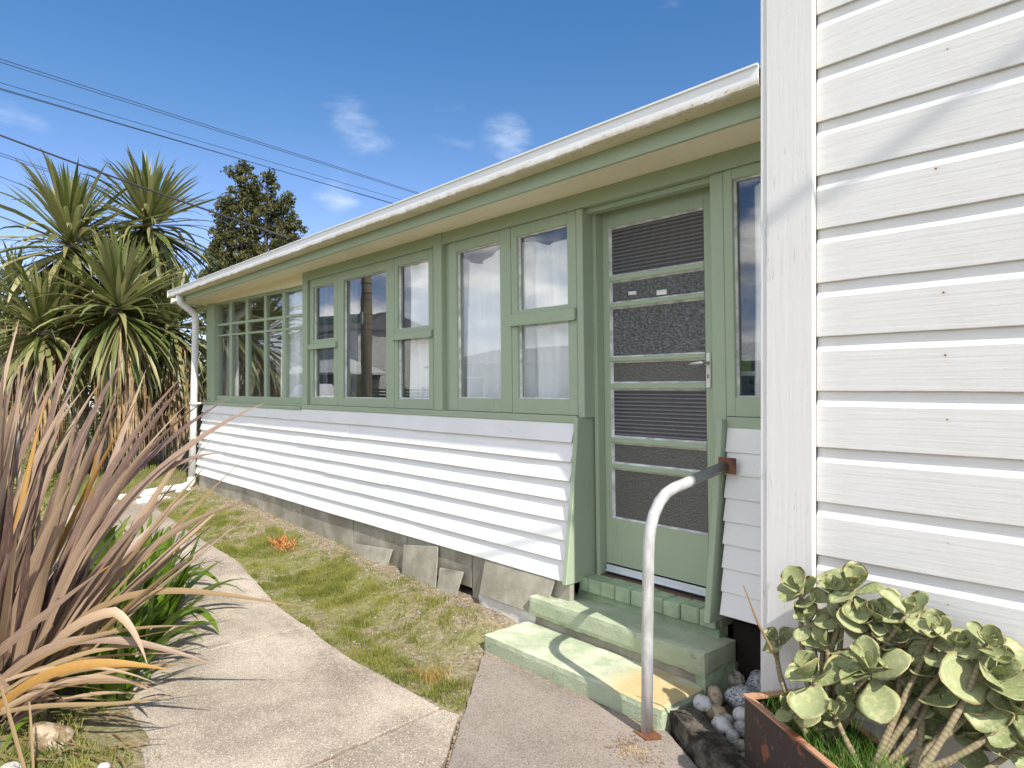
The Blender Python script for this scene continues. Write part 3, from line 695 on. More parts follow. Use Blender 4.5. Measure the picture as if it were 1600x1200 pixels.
hd = MB().box(-1.803, -1.779, DY-.009, DY-.001, .0, .165); 
hn = part('handle_plate', hd, 'plastic', door, bev=.003)
lv = MB().tube([(-1.790, DY-.004, .118), (-1.790, DY-.045, .118), (-1.80, DY-.052, .118), (-1.83, DY-.055, .116), (-1.895, DY-.050, .108)], [.010, .009, .009, .008, .005], 10)
part('handle', lv, 'chrome', door, smooth=True)
part('keyhole', MB().box(-1.794, -1.788, DY-.0105, DY-.0085, .045, .065), 'black', door)
part('threshold', MB().box(-2.47, -1.66, 2.80, 2.9, -1.03, -1.006), 'brick', house, bev=.003)
# brick sill under the door
bs = part('brick_sill', MB().box(-2.488, -1.66, 2.735, 2.86, -1.075, -1.012), 'footing', house)
bx = -2.486; first = True
while bx < -1.675:
    w = .062 if first else R.uniform(.092, .101); first = False
    x1 = min(bx+w, -1.662); b = MB().box(bx, x1-.004, 2.690+R.uniform(-.004, .004), 2.836, -1.079, -1.004+R.uniform(-.003, .002))
    part('brick', b, 'brick', bs, bev=.006); bx += w
part('riser', MB().box(-2.52, -1.665, 2.722, 2.80, -1.36, -1.08), 'brick', house, bev=.004)
# wall B: near wall with wide rusticated boards -------------------------------------
BX0, BX1 = -1.233, 1.7
part('corner_board', MB().box(BX0, -1.064, 2.328, 2.356, -1.34, 2.3), 'white_post', house, bev=.002)
part('corner_board', MB().box(BX0-.024, BX0-.0005, 2.332, 2.46, -1.34, 2.3), 'white_post', house, bev=.002)
wallB = part('wall', MB().box(BX0, BX1, 2.385, 2.44, -1.34, 2.3).box(BX0, BX0+.05, 2.44, 5.5, -1.34, 2.3), 'white_board', house)
zs = [1.101+.187*k for k in range(7, 0, -1)]+[1.101, .916, .730, .545, .360, .175, -.013, -.206, -.395, -.578, -.765, -.95, -1.10, -1.285]
for i in range(1, len(zs)):
    h = zs[i-1]-zs[i]
    prof = [(.0, 0.), (.0, h-.052), (.002, h-.048), (.0085, h-.034), (.0105, h-.026), (.0105, h+.004), (.026, h+.004), (.026, 0.)]
    n = 34; rings = []
    for k in range(n+1):
        x = -1.0655+(BX1+1.0655)*k/n
        wz = .0028*noise.noise(Vector((x*3.1, i*7.7, 0)))+.0012*noise.noise(Vector((x*11, i*3.3, 4))); wy = .0022*noise.noise(Vector((x*2.1, i*5.1, 9)))
        rings.append([(x, p[0]+(wy if p[0] < .015 else 0), p[1]+(wz if p[1] < .01 and p[0] < .01 else (.002*noise.noise(Vector((x*5, i, 2))) if p[0] < .003 else 0))) for p in prof])
    me = MB().loft(rings).mesh('weatherboard'); me.materials.append(M['near_board'])
    o = bpy.data.objects.new('weatherboard', me); link(o, wallB, Matrix.Translation((0, 2.358, zs[i]+.0015))); bevel(o, .0022, 2)
part('roof', MB().box(BX0-.1, BX1+.1, 2.25, 7.5, 2.3, 2.4), 'roofmetal', house)

# downpipe at the far corner
dp = MB().tube([(-8.44, 2.375, 1.07), (-8.44, 2.375, 1.02), (-8.44, 2.385, .985), (-8.44, 2.42, .955), (-8.44, 2.50, .895), (-8.44, 2.54, .86), (-8.44, 2.552, .82), (-8.46, 2.54, 0.0), (-8.50, 2.525, -1.06)], .038, 12)
pipe = part('downpipe', dp, 'plastic', house, smooth=True)
part('elbow', MB().tube([(-8.50, 2.525, -1.05), (-8.50, 2.522, -1.10), (-8.50, 2.50, -1.135), (-8.50, 2.45, -1.15)], .044, 12), 'plastic', pipe, smooth=True)
part('outfall', MB().tube([(-8.50, 2.46, -1.15), (-8.48, 2.2, -1.165), (-8.45, 1.88, -1.19)], .037, 12), 'plastic', pipe, smooth=True)
part('bracket', MB().box(-8.52, -8.40, 2.50, 2.60, -.19, -.17).box(-8.54, -8.42, 2.50, 2.62, -.60, -.585), 'plastic', pipe)

# ------------------------------------------------------------------ curtains and window-sill things
def curtain(x0, x1, z0, z1, y, mat, label, folds=9, amp=.018, sag=0., name='curtain', group=None):
    nx = int((x1-x0)/.012)+2; nz = 14; v = []; q = []; ph = R.uniform(0, 6)
    for i in range(nx):
        t = i/(nx-1); x = x0+(x1-x0)*t
        for j in range(nz):
            s = j/(nz-1); a = amp*1.7*(.5+.5*s)
            yy = a*math.sin(t*folds*2*math.pi+ph+.5*math.sin(3*s+t*4))+.5*a*math.sin(t*folds*4.3+ph*2)+.008*noise.noise(Vector((x*9, s*3, 0)))
            top = z1-sag*(.5+.5*math.cos(t*math.pi*3+ph))*1.0
            v.append((x+.006*math.sin(s*5+t*9), y+yy, top+(z0-top)*s))
    for i in range(nx-1):
        for j in range(nz-1): q.append((i*nz+j, (i+1)*nz+j, (i+1)*nz+j+1, i*nz+j+1))
    L = Vector(((x0+x1)/2, y, z0)); v = [(a-L.x, b-L.y, c-L.z) for a, b, c in v]
    me = fastmesh(name, v, q, mat=mat, smooth=True); o = bpy.data.objects.new(name, me); link(o, None, Matrix.Translation(L))
    return tag(o, label, 'curtain', group)
curtain(-3.72, -3.06, -.4, .875, 2.82, 'curtain', 'white gathered curtain drawn across the single fixed light', 5, .022, .06)
curtain(-3.16, -2.56, -.4, .885, 2.82, 'curtain', 'white gathered curtain filling the casement beside the door', 4, .024, .05)
curtain(-4.28, -3.93, -.4, .93, 2.82, 'curtain', 'white frilled curtain at the right edge of the triple window', 3, .018, .03)
curtain(-5.44, -5.22, -.4, .93, 2.88, 'sheer', 'thin net curtain strip left of the reflected utility pole', 3, .012)
curtain(-5.89, -5.78, -.4, .93, 2.88, 'sheer', 'thin net curtain strip behind the narrow left casement', 3, .012)
curtain(-6.62, -6.12, -.4, .93, 2.825, 'curtain', 'white curtain behind the last column of small panes', 4, .018, .02)
curtain(-8.50, -8.25, -.4, .95, 2.88, 'sheer', 'thin net curtain by the far corner of the many-paned window', 2, .012)
curtain(-1.55, -1.27, -.6, .90, 2.82, 'curtain', 'white curtain edge hanging in the tall narrow light by the corner', 3, .012, .04)
solo('shelf', MB().box(-1.70, -1.36, 2.86, 3.10, .055, .075).box(-1.38, -1.36, 2.86, 3.1, -.3, .055), 'plastic', (-1.53, 2.98, -.3), 'white shelf behind the tall narrow light by the door', 'shelf', bev=.002)
pt = empty('pot_plant', (-1.66, 2.93, .077), 'small pot plant on the white shelf behind the glass', 'plant')
part('pot', MB().tube([(-1.66, 2.93, .077), (-1.66, 2.93, .11), (-1.66, 2.93, .15)], [.03, .035, .042], 12), 'limepot', pt)
pl = MB()
for k in range(14):
    a = R.uniform(0, 6.28); e = R.uniform(.03, .07)
    pl.tube([(-1.66, 2.93, .15), (-1.66+e*.5*math.cos(a), 2.93+e*.5*math.sin(a), .19), (-1.66+e*math.cos(a), 2.93+e*math.sin(a), .20+R.uniform(0, .05))], [.006, .012, .002], 4)
part('foliage', pl, 'bush', pt)

# ------------------------------------------------------------------ steps, rail, kerb, planter, stones
steps = empty('steps', (-2.15, 2.4, -1.36), 'two pale green painted concrete steps below the glazed door', 'steps')
def rough_block(x0, x1, y0, y1, z0, z1, amp=.006, res=.035):
    nx, nyy, nz = [max(1, int((b-a)/res)) for a, b in ((x0, x1), (y0, y1), (z0, z1))]
    bm = bmesh.new(); bmesh.ops.create_cube(bm, size=1)
    me = bpy.data.meshes.new('b'); vs = {}; V = []; F = []
    def vid(i, j, k):
        key = (i, j, k)
        if key not in vs:
            x = x0+(x1-x0)*i/nx; y = y0+(y1-y0)*j/nyy; z = z0+(z1-z0)*k/nz
            e = (i in (0, nx))+(j in (0, nyy))+(k in (0, nz)); p = Vector((x, y, z)); c = Vector(((x0+x1)/2, (y0+y1)/2, (z0+z1)/2))
            d_ = Vector((noise.noise(p*9)+.5*noise.noise(p*31), noise.noise(p*9+Vector((9, 0, 0)))+.5*noise.noise(p*29), noise.noise(p*9+Vector((0, 9, 0)))))*amp
            if e >= 2:
                s = Vector((1 if i == 0 else -1 if i == nx else 0, 1 if j == 0 else -1 if j == nyy else 0, 1 if k == 0 else -1 if k == nz else 0)); p += s*(.005+.004*noise.noise(p*19))
            vs[key] = len(V); V.append(tuple(p+d_))
        return vs[key]
    for i in range(nx):
        for j in range(nyy): F += [(vid(i, j, 0), vid(i, j+1, 0), vid(i+1, j+1, 0), vid(i+1, j, 0)), (vid(i, j, nz), vid(i+1, j, nz), vid(i+1, j+1, nz), vid(i, j+1, nz))]
    for i in range(nx):
        for k in range(nz): F += [(vid(i, 0, k), vid(i+1, 0, k), vid(i+1, 0, k+1), vid(i, 0, k+1)), (vid(i, nyy, k), vid(i, nyy, k+1), vid(i+1, nyy, k+1), vid(i+1, nyy, k))]
    for j in range(nyy):
        for k in range(nz): F += [(vid(0, j, k), vid(0, j, k+1), vid(0, j+1, k+1), vid(0, j+1, k)), (vid(nx, j, k), vid(nx, j+1, k), vid(nx, j+1, k+1), vid(nx, j, k+1))]
    bm.free(); m = MB(); m.v = V; m.f = F; return m
part('upper_step', rough_block(-2.70, -1.605, 2.515, 2.775, -1.225, -1.12, .0022, .022), 'step', steps, smooth=False)
part('upper_base', rough_block(-2.68, -1.608, 2.545, 2.80, -1.37, -1.226, .003), 'footing', steps)
part('upper_end', rough_block(-1.66, -1.606, 2.52, 2.772, -1.38, -1.215, .002), 'brick', steps)
part('lower_step', rough_block(-2.73, -1.615, 2.228, 2.56, -1.40, -1.268, .0026, .022), 'step', steps)

rail = empty('handrail', (-1.62, 2.165, -1.355), 'bent galvanised pipe handrail in front of the door steps', 'handrail')
rp = [(-1.640, 2.165, -1.355), (-1.632, 2.158, -1.0), (-1.622, 2.150, -.70), (-1.620, 2.150, -.60), (-1.618, 2.158, -.545), (-1.616, 2.178, -.492), (-1.614, 2.210, -.448), (-1.612, 2.250, -.418), (-1.610, 2.30, -.402), (-1.606, 2.40, -.385), (-1.600, 2.66, -.340)]
part('pipe', MB().tube(rp, .0225, 20), 'galv', rail, smooth=True)
pm = MB().box(-1.630, -1.545, 2.657, 2.663, -.372, -.302); part('wall_plate', pm, 'rust', rail, bev=.002)
part('foot_plate', MB().add([(-1.69, 2.14, -1.352), (-1.61, 2.12, -1.352), (-1.575, 2.17, -1.350), (-1.64, 2.205, -1.350), (-1.69, 2.14, -1.348), (-1.61, 2.12, -1.345), (-1.575, 2.17, -1.334), (-1.64, 2.205, -1.346)],
     [(0, 3, 2, 1), (4, 5, 6, 7), (0, 1, 5, 4), (1, 2, 6, 5), (2, 3, 7, 6), (3, 0, 4, 7)]), 'rust', rail)
kd = Vector((.862, -.507, 0)); kn = Vector((.507, .862, 0))
def along(o, a, b, z): p = Vector((o[0], o[1], 0))+kd*a+kn*b; return (p.x, p.y, z)
kb = rough_block(0, 1.5, 0, .115, -1.40, -1.272, .008, .03)
kb.map(lambda a, b, z: along((-1.612, 2.268), a, b, z+.004*noise.noise(Vector((a*8, b*8, 0)))))
solo('kerb', kb, 'kerb', (-1.0, 1.95, -1.4), 'black mossy concrete garden kerb running past the pebbles', 'kerb')
pln = empty('planter', (-.8, 2.1, -1.37), 'rusty brown steel planter trough with an orange rim', 'planter')
PO = (-1.213, 2.141); pl_, pw, th = 1.15, .235, .012
pb = MB()
def wallseg(a0, b0, a1, b1, ao, bo):      # upright sheet between two plan points
    q = [along(PO, a0, b0, -1.05), along(PO, a1, b1, -1.05), along(PO, a1+ao, b1+bo, -1.05), along(PO, a0+ao, b0+bo, -1.05)]
    pb.add([(x, y, -1.40) for x, y, z in q]+q, [(0, 1, 2, 3), (4, 5, 6, 7), (0, 1, 5, 4), (1, 2, 6, 5), (2, 3, 7, 6), (3, 0, 4, 7)])
wallseg(0, 0, pl_, 0, 0, th); wallseg(0, pw-th, pl_, pw-th, 0, th); wallseg(0, th, 0, pw-th, th, 0); wallseg(pl_-th, th, pl_-th, pw-th, th, 0)
part('trough', pb, 'planter', pln, bev=.002)
rim = MB()
for (a0, a1, b0, b1) in ((-.004, pl_, -.004, .016), (-.004, pl_, pw-.016, pw+.004), (-.004, .03, .016, pw-.016)):
    q = [along(PO, a0, b0, 0), along(PO, a1, b0, 0), along(PO, a1, b1, 0), along(PO, a0, b1, 0)]
    rim.add([(x, y, -1.052) for x, y, z in q]+[(x, y, -1.045) for x, y, z in q], [(0, 3, 2, 1), (4, 5, 6, 7), (0, 1, 5, 4), (1, 2, 6, 5), (2, 3, 7, 6), (3, 0, 4, 7)])
part('rim', rim, 'rim', pln)
q = [along(PO, .012, .012, -1.10), along(PO, pl_-.012, .012, -1.10), along(PO, pl_-.012, pw-.012, -1.10), along(PO, .012, pw-.012, -1.10)]
part('soil', MB().add(q+[(x, y, -1.2) for x, y, z in q], [(0, 1, 2, 3), (4, 7, 6, 5), (0, 4, 5, 1), (1, 5, 6, 2), (2, 6, 7, 3), (3, 7, 4, 0)]), 'ground', pln)

def stone_mesh(rx, ry, rz, lump=.18, seed=0, sub=3, sharp=False):
    bm = bmesh.new(); bmesh.ops.create_icosphere(bm, subdivisions=sub, radius=1)
    for v in bm.verts:
        n_ = noise.noise(v.co*1.1+Vector((seed*3.7, 0, 0)))*lump+(noise.noise(v.co*3+Vector((0, seed*5.1, 0)))*lump*.45)
        if sharp: n_ += abs(noise.noise(v.co*2.2+Vector((0, 0, seed))))*.35
        v.co *= 1+n_; v.co.x *= rx; v.co.y *= ry; v.co.z *= rz
    me = bpy.data.meshes.new('stone'); bm.to_mesh(me); bm.free()
    if not sharp: me.polygons.foreach_set('use_smooth', [True]*len(me.polygons))
    return me
def stone(x, y, z, rx, ry, rz, rot, mat, label, tilt=0., sharp=False, cat='stone', name='stone', seed=None, lump=.18):
    me = stone_mesh(rx, ry, rz, lump, seed if seed is not None else R.random()*50, sharp=sharp); me.materials.append(M[mat])
    o = bpy.data.objects.new(name, me)
    link(o, None, Matrix.Translation((x, y, z)) @ Matrix.Rotation(rot, 4, 'Z') @ Matrix.Rotation(tilt, 4, 'Y')); return tag(o, label, cat, None)
stone(-1.602, 2.735, -1.29, .046, .034, .040, .5, 'st_rough', 'jagged grey-green rock against the end of the upper step', sharp=True)
stone(-1.600, 2.86, -1.315, .030, .028, .026, .2, 'st_speck', 'small round speckled stone behind the jagged rock')
stone(-1.49, 2.76, -1.285, .062, .056, .058, .2, 'st_speck', 'round speckled granite stone touching the white corner board', lump=.2)
stone(-1.562, 2.522, -1.285, .060, .032, .030, -.95, 'st_tan', 'glossy tan elongated stone between the step and the speckled granite', tilt=.35, lump=.1)
stone(-1.559, 2.430, -1.285, .050, .036, .032, -.7, 'st_white', 'smooth white and grey egg-shaped stone beside the kerb end', lump=.2)
stone(-1.48, 2.60, -1.295, .072, .058, .054, .3, 'st_speck', 'largest speckled granite stone in the middle of the pebbles', lump=.2)
stone(-1.50, 2.435, -1.310, .062, .042, .034, -.5, 'st_tan', 'flat brownish stone below the white egg-shaped one')
stone(-1.425, 2.352, -1.298, .052, .036, .032, -.6, 'st_white', 'white oval stone lying along the kerb', lump=.2)
stone(-1.415, 2.48, -1.300, .036, .036, .034, .4, 'st_white', 'round whitish stone close to the rusty planter', lump=.1)
stone(-1.455, 2.43, -1.315, .027, .024, .026, .4, 'st_grey', 'small grey stone between the two white stones')
stone(-1.372, 2.405, -1.31, .030, .028, .032, .4, 'st_grey', 'pale grey stone wedged against the planter side')
stone(-1.365, 2.325, -1.312, .026, .028, .027, .4, 'st_grey', 'grey stone at the near end of the pebbles by the kerb')
stone(-1.325, 2.315, -1.325, .024, .026, .024, .4, 'st_rough', 'olive-grey pebble at the foot of the planter corner')
stone(-1.54, 2.665, -1.315, .028, .034, .026, .1, 'st_rough', 'dull olive pebble behind the largest granite stone')
stone(-1.40, 2.62, -1.315, .034, .028, .028, .4, 'st_grey', 'grey pebble below the round granite by the corner board')
fill = MB()
for k in range(170):
    a = R.uniform(-.02, .75); b = R.uniform(.09, .55); x, y, z = along((-1.612, 2.268), a, b, 0)
    if y > 2.80 or x > -1.18: continue
    r_ = R.uniform(.009, .022); me = []
    bm = bmesh.new(); bmesh.ops.create_icosphere(bm, subdivisions=1, radius=r_)
    fill.add([(v.co.x*R.uniform(.8, 1.3)+x, v.co.y+y, v.co.z*.7-1.350+R.uniform(-.006, .006)) for v in bm.verts], [tuple(v.index for v in f.verts) for f in bm.faces]); bm.free()
o = solo('gravel', fill, 'st_grey', (-1.4, 2.4, -1.37), 'loose small gravel between the kerb and the planter', 'gravel', smooth=True, kind='stuff')

# loose cement boards leaning on the footing
def leaner(pts, label, mat='footing', dy=.0):
    """pts = [(x, z)...] outline in the board plane; the foot stands a little forward"""
    zt = max(z for x, z in pts); zb = min(z for x, z in pts); n = len(pts); mb = MB()
    yf_ = lambda z: 2.600-dy-.055*(zt-z)/max(.01, zt-zb)
    mb.add([(x, yf_(z), z) for x, z in pts]+[(x, yf_(z)-.008, z) for x, z in pts], [tuple(range(n)), tuple(range(2*n-1, n-1, -1))]+[(i, (i+1) % n, (i+1) % n+n, i+n) for i in range(n)])
    cx = sum(p[0] for p in pts)/n
    return solo('cement_board', mb, mat, (cx, 2.6, zb), label, 'board', 'cement boards propped along the footing', bev=.0015)
leaner([(-4.72, -1.195), (-4.19, -1.15), (-4.20, -1.30), (-4.72, -1.30)], 'long low cement board lying leftmost against the footing')
leaner([(-4.02, -1.085), (-3.63, -1.03), (-3.585, -1.33), (-3.98, -1.33)], 'tall cement board propped below the triple window post', dy=.006)
leaner([(-3.58, -1.155), (-3.34, -1.135), (-3.37, -1.33), (-3.56, -1.33)], 'small square cement offcut between the two larger boards', dy=.02)
leaner([(-3.15, -1.02), (-2.565, -1.025), (-2.60, -1.22), (-3.14, -1.22)], 'wide grey cement board beside the green steps', dy=.002)
solo('foundation_block', rough_block(-3.16, -2.66, 2.545, 2.64, -1.36, -1.205, .006), 'rubble', (-2.9, 2.6, -1.36), 'pale cracked foundation block under the wide cement board', 'block')
# rubble at the downpipe
stone(-8.36, 2.40, -1.195, .10, .085, .065, .3, 'rubble', 'cream boulder under the downpipe elbow', lump=.1)
for (x, y, sx, sy, rot, lab) in ((-8.42, 2.10, .24, .13, .3, 'large broken white concrete piece below the outfall pipe'), (-8.22, 1.98, .16, .10, -.2, 'white concrete chunk lying in front of the outfall'), (-8.65, 1.86, .15, .12, .8, 'white concrete chunk at the mouth of the outfall pipe')):
    b = rough_block(-sx, sx, -sy, sy, 0, .075, .02, .05); c_, s_ = math.cos(rot), math.sin(rot)
    b.map(lambda a, bb, z: (x+a*c_-bb*s_, y+a*s_+bb*c_, -1.29+z)); solo('concrete_chunk', b, 'rubble', (x, y, -1.29), lab, 'rubble')

# ------------------------------------------------------------------ leaves
def strap(name, L, w, elev, droop, mat, twist=0., fold=.25, segs=9, tip=.0, hold=.35, bend=None):
    """a strap leaf in the local XZ plane, starting at the origin; droop bends it with gravity"""
    pts = []; p = Vector((0, 0, 0)); a = elev; ds = L/segs
    for i in range(segs+1):
        t = i/segs; pts.append((p.copy(), a, t))
        k = droop*max(0, t-hold)*2.2/segs*1.6*(max(.15, math.cos(a)) if a > -1.45 else 0)
        if bend and t >= bend[0] and t < bend[0]+1/segs: k += bend[1]
        a -= k
        p = p+Vector((math.cos(a), 0, math.sin(a)))*ds
    v = []; uv = []
    for q, a, t in pts:
        ww = w*.5*min(1, .55+1.6*t)*(1-max(0, (t-.55)/.45)**1.7*(1-tip)); ww = max(ww, w*.02)
        nrm = Vector((-math.sin(a), 0, math.cos(a))); side = Vector((0, 1, 0)); tw = twist*t
        s2 = side*math.cos(tw)+nrm*math.sin(tw); n2 = nrm*math.cos(tw)-side*math.sin(tw)
        v += [tuple(q+s2*ww+n2*ww*fold), tuple(q), tuple(q-s2*ww+n2*ww*fold)]; uv += [(0, t), (.5, t), (1, t)]
    f = []
    for i in range(segs):
        for j in (0, 1): a0 = i*3+j; f.append((a0, a0+1, a0+4, a0+3))
    me = bpy.data.meshes.new(name); me.from_pydata(v, [], f)
    ul = me.uv_layers.new(name='UVMap'); 
    ul.data.foreach_set('uv', [c for l in me.loops for c in uv[l.vertex_index]])
    me.polygons.foreach_set('use_smooth', [True]*len(f))
    if mat: me.materials.append(M[mat])
    return me
def put(name, me, parent, loc, az, s=1., roll=0.):
    o = bpy.data.objects.new(name, me)
    return link(o, parent, Matrix.Translation(loc) @ Matrix.Rotation(az, 4, 'Z') @ Matrix.Scale(s, 4))
CL = {}
for e in range(-80, 91, 10):
    CL[e] = [strap('leaf', 1.0, R.uniform(.044, .060), rad(e), R.choice((.15, .5, 1.1)) if e > 10 else R.uniform(.5, 1.6), 'cabbage', R.uniform(-.9, .9), segs=7, hold=.3) for k in range(3)]
def cabbage_tree(x, y, z0, hx, hy, hz, r, label, n=190, low=-55, trunk=.11, seed=0, skirt=1.2, lean=0):
    t = empty('cabbage_tree', (x, y, z0), label, 'tree', 'cabbage trees beside the far corner of the house')
    pts = [(x+(hx-x)*k/6+.05*math.sin(k*1.7+seed), y+(hy-y)*k/6+.05*math.cos(k*1.3+seed), z0-.1+(hz-z0+.1)*(k/6)) for k in range(7)]
    part('trunk', MB().tube(pts, [trunk*1.5, trunk*1.1, trunk, trunk*.95, trunk*.9, trunk*.85, trunk*.6], 12), 'bark', t, smooth=True)
    for k in range(n):
        s = (k+.5)/n; e = 82-(82-low)*(s**.95); e += R.uniform(-10, 10); e = max(-80, min(80, int(round(e/10))*10))
        L = r*R.uniform(.72, 1.05)*(1-.22*max(0, (e-25)/55)); s = min(1, max(0, (80-e)/160))
        put('leaf', R.choice(CL[e]), t, (hx+R.uniform(-.03, .03), hy+R.uniform(-.03, .03), hz+.10-s*.30), R.uniform(0, 2*math.pi), L)
    v = []; q = []
    m = int(420*skirt)
    for k in range(m):                       # thatch of dead leaves hanging down the trunk
        a = R.uniform(0, 6.283); zt = hz-.15-R.random()*skirt*.75; f_ = (zt-z0)/(hz-z0); f_ = max(0, min(1, f_))
        cx, cy = x+(hx-x)*f_, y+(hy-y)*f_; L = R.uniform(.35, .8)*r; w = R.uniform(.007, .02); o0 = trunk*.7; o1 = trunk+R.uniform(.03, .24)*r
        ca, sa = math.cos(a), math.sin(a); i0 = len(v); jx = R.uniform(-.06, .06); zb = max(z0+.02, zt-L)
        for rr, zz_, ww in ((o0, zt, w), (o1, zt-(zt-zb)*.35, w*1.2), (o1*.95+R.uniform(-.03, .05), zb, w*.15)):
            v += [(cx+ca*rr-sa*(ww+jx*0), cy+sa*rr+ca*ww, zz_), (cx+ca*rr+sa*ww, cy+sa*rr-ca*ww, zz_)]
        q += [(i0, i0+1, i0+3, i0+2), (i0+2, i0+3, i0+5, i0+4)]
    part('dead_leaves', fastmesh('dead_leaves', v, q), 'deadstuff', t, kind='stuff')
    return t
# positions as surveyed: trunks ~11 m away, heads 0.9 to 2.7 m above eye level
cabbage_tree(-11.2, 3.15, -1.25, -11.0, 3.0, .95, 1.15, 'low cabbage tree nearest the house corner, its head beside the downpipe', n=230, seed=1, low=-78, skirt=1.4)
cabbage_tree(-11.0, 2.55, -1.25, -10.45, 2.18, 1.10, 1.25, 'front cabbage tree with a shaggy skirt of dead leaves', n=300, seed=2, low=-80, skirt=1.6, trunk=.13)
cabbage_tree(-11.9, 3.0, -1.25, -11.5, 2.79, 2.52, 1.30, 'tallest cabbage tree with the highest rounded green head', n=300, seed=3, low=-75, skirt=1.3)
cabbage_tree(-11.6, 1.9, -1.25, -11.5, 1.77, 2.08, 1.45, 'leaning cabbage tree with long drooping pale leaves left of the tallest head', n=230, seed=4, low=-72, skirt=1.3)
cabbage_tree(-10.9, 1.2, -1.25, -10.9, 1.37, .78, 1.15, 'leftmost low cabbage tree behind the bronze flax', n=230, seed=5, low=-78, skirt=1.3)
cabbage_tree(-12.6, 3.9, -1.25, -12.3, 4.15, .65, .95, 'far cabbage tree half hidden behind the house corner', n=150, seed=6, low=-70, skirt=1.2)
cabbage_tree(-13.3, 3.2, -1.25, -13.2, 3.1, 1.75, 1.15, 'rearmost cabbage tree seen between the tallest and the front heads', n=170, seed=8, low=-72, skirt=1.2)
cabbage_tree(-11.8, 2.35, -1.25, -11.7, 2.3, 1.62, 1.15, 'middle cabbage tree whose head sits between the two highest ones', n=230, seed=9, low=-76, skirt=1.2)
cabbage_tree(-12.4, 1.9, -1.25, -12.3, 1.2, 1.35, .95, 'squat cabbage tree at the back of the clump', n=140, seed=7, low=-70, skirt=1.2)

# bronze flax ---------------------------------------------------------------------
RX = Vector((.665, .7469, 0)); FX = Vector((-.7469, .665, 0))
flax = empty('flax', (-3.33, .27, -1.31), 'big bronze and tan flax clump in the left foreground', 'flax')
def ribbon(pts, w, mat, parent, name='leaf', fold=.35, face=0., tipw=.03, label=None, brk=0):
    """leaf through control points (u right, v up, d depth) measured in metres from the clump base; u runs along the picture plane"""
    B = Vector((-3.33, .27, -1.31)); P = [B+RX*p[0]+Vector((0, 0, 1))*p[1]+FX*p[2] for p in pts]
    n = 16; Q = []
    for i in range(n+1):                      # Bezier through the control polygon; with brk, two of them meeting in a crease
        t = i/n
        if brk: q = [p.copy() for p in (P[:brk+1] if t < .55 else P[brk:])]; t = t/.55 if t < .55 else (t-.55)/.45
        else: q = [p.copy() for p in P]
        while len(q) > 1: q = [q[k].lerp(q[k+1], t) for k in range(len(q)-1)]
        Q.append(q[0])
    v = []; uv = []
    toc = Vector((0, 0, 0))
    for i, q in enumerate(Q):
        t = i/n; tg = (Q[min(n, i+1)]-Q[max(0, i-1)]).normalized()
        side0 = tg.cross(FX).normalized(); nn = side0.cross(tg); c_, s_ = math.cos(face+.5*t*face), math.sin(face+.5*t*face)
        side = side0*c_+nn*s_; nr = side.cross(tg).normalized()
        ww = w*.5*min(1, .75+.8*t)*(1-max(0, (t-.5)/.5)**1.6*(1-tipw))
        v += [tuple(q+side*ww+nr*ww*fold), tuple(q), tuple(q-side*ww+nr*ww*fold)]; uv += [(0, t), (.5, t), (1, t)]
    f = [(i*3+j, i*3+j+1, i*3+j+4, i*3+j+3) for i in range(n) for j in (0, 1)]
    me = bpy.data.meshes.new(name); me.from_pydata(v, [], f); ul = me.uv_layers.new(name='UVMap')
    ul.data.foreach_set('uv', [c for l in me.loops for c in uv[l.vertex_index]]); me.polygons.foreach_set('use_smooth', [True]*len(f))
    me.materials.append(M[mat]); o = bpy.data.objects.new(name, me); link(o, parent)
    if label: o['label'] = label
    return o
def px(a, b, d=0.):                            # picture survey -> clump coordinates (405 px per metre at the clump)
    k = 1+d/2.67; return ((a-12)/402*k, (1110-b)/402*k-.0, d)
S = [ # base, middle, tip, width, depth of tip, facing
 ((5, 1100), (5, 800), (22, 545), .060, .1, .3), ((20, 1100), (20, 800), (90, 500), .050, -.2, .5), ((10, 1100), (45, 750), (98, 535), .055, .1, .2),
 ((30, 1100), (40, 800), (155, 573), .060, .2, .1), ((30, 1100), (70, 760), (188, 590), .045, 0, .6), ((40, 1100), (90, 780), (228, 612), .040, .3, .3),
 ((40, 1095), (130, 780), (286, 584), .045, .1, .2), ((40, 1095), (160, 760), (318, 625), .040, -.1, .6), ((40, 1090), (190, 700), (347, 600), .022, 0, .4),
 ((30, 1090), (150, 740), (378, 643), .050, .2, .2), ((10, 1080), (110, 760), (300, 650), .045, .3, .2), ((30, 1090), (150, 730), (305, 722), .050, .2, .1),
 ((40, 1090), (170, 840), (318, 730), .042, -.1, .3), ((40, 1090), (120, 900), (241, 757), .062, -.2, .5), ((50, 1090), (180, 830), (362, 796), .040, .2, .3),
 ((20, 1090), (60, 900), (195, 690), .060, -.2, .4), ((25, 1090), (60, 860), (140, 660), .060, -.3, .6), ((10, 1080), (20, 800), (60, 590), .055, .3, .1),
 ((10, 1080), (-30, 800), (-40, 560), .06, 0, .3), ((5, 1080), (-20, 760), (35, 560), .05, .2, .7), ((15, 1080), (0, 850), (30, 640), .065, -.4, .2),
 ((20, 1090), (50, 860), (110, 690), .065, -.35, .5), ((30, 1090), (90, 870), (170, 720), .055, -.3, .2), ((20, 1090), (80, 830), (230, 660), .045, .3, .5),
 ((30, 1090), (110, 870), (205, 775), .050, -.3, .5), ((0, 1090), (-50, 820), (0, 600), .06, -.1, .2), ((-30, 1090), (-60, 800), (15, 700), .055, -.2, .6)]
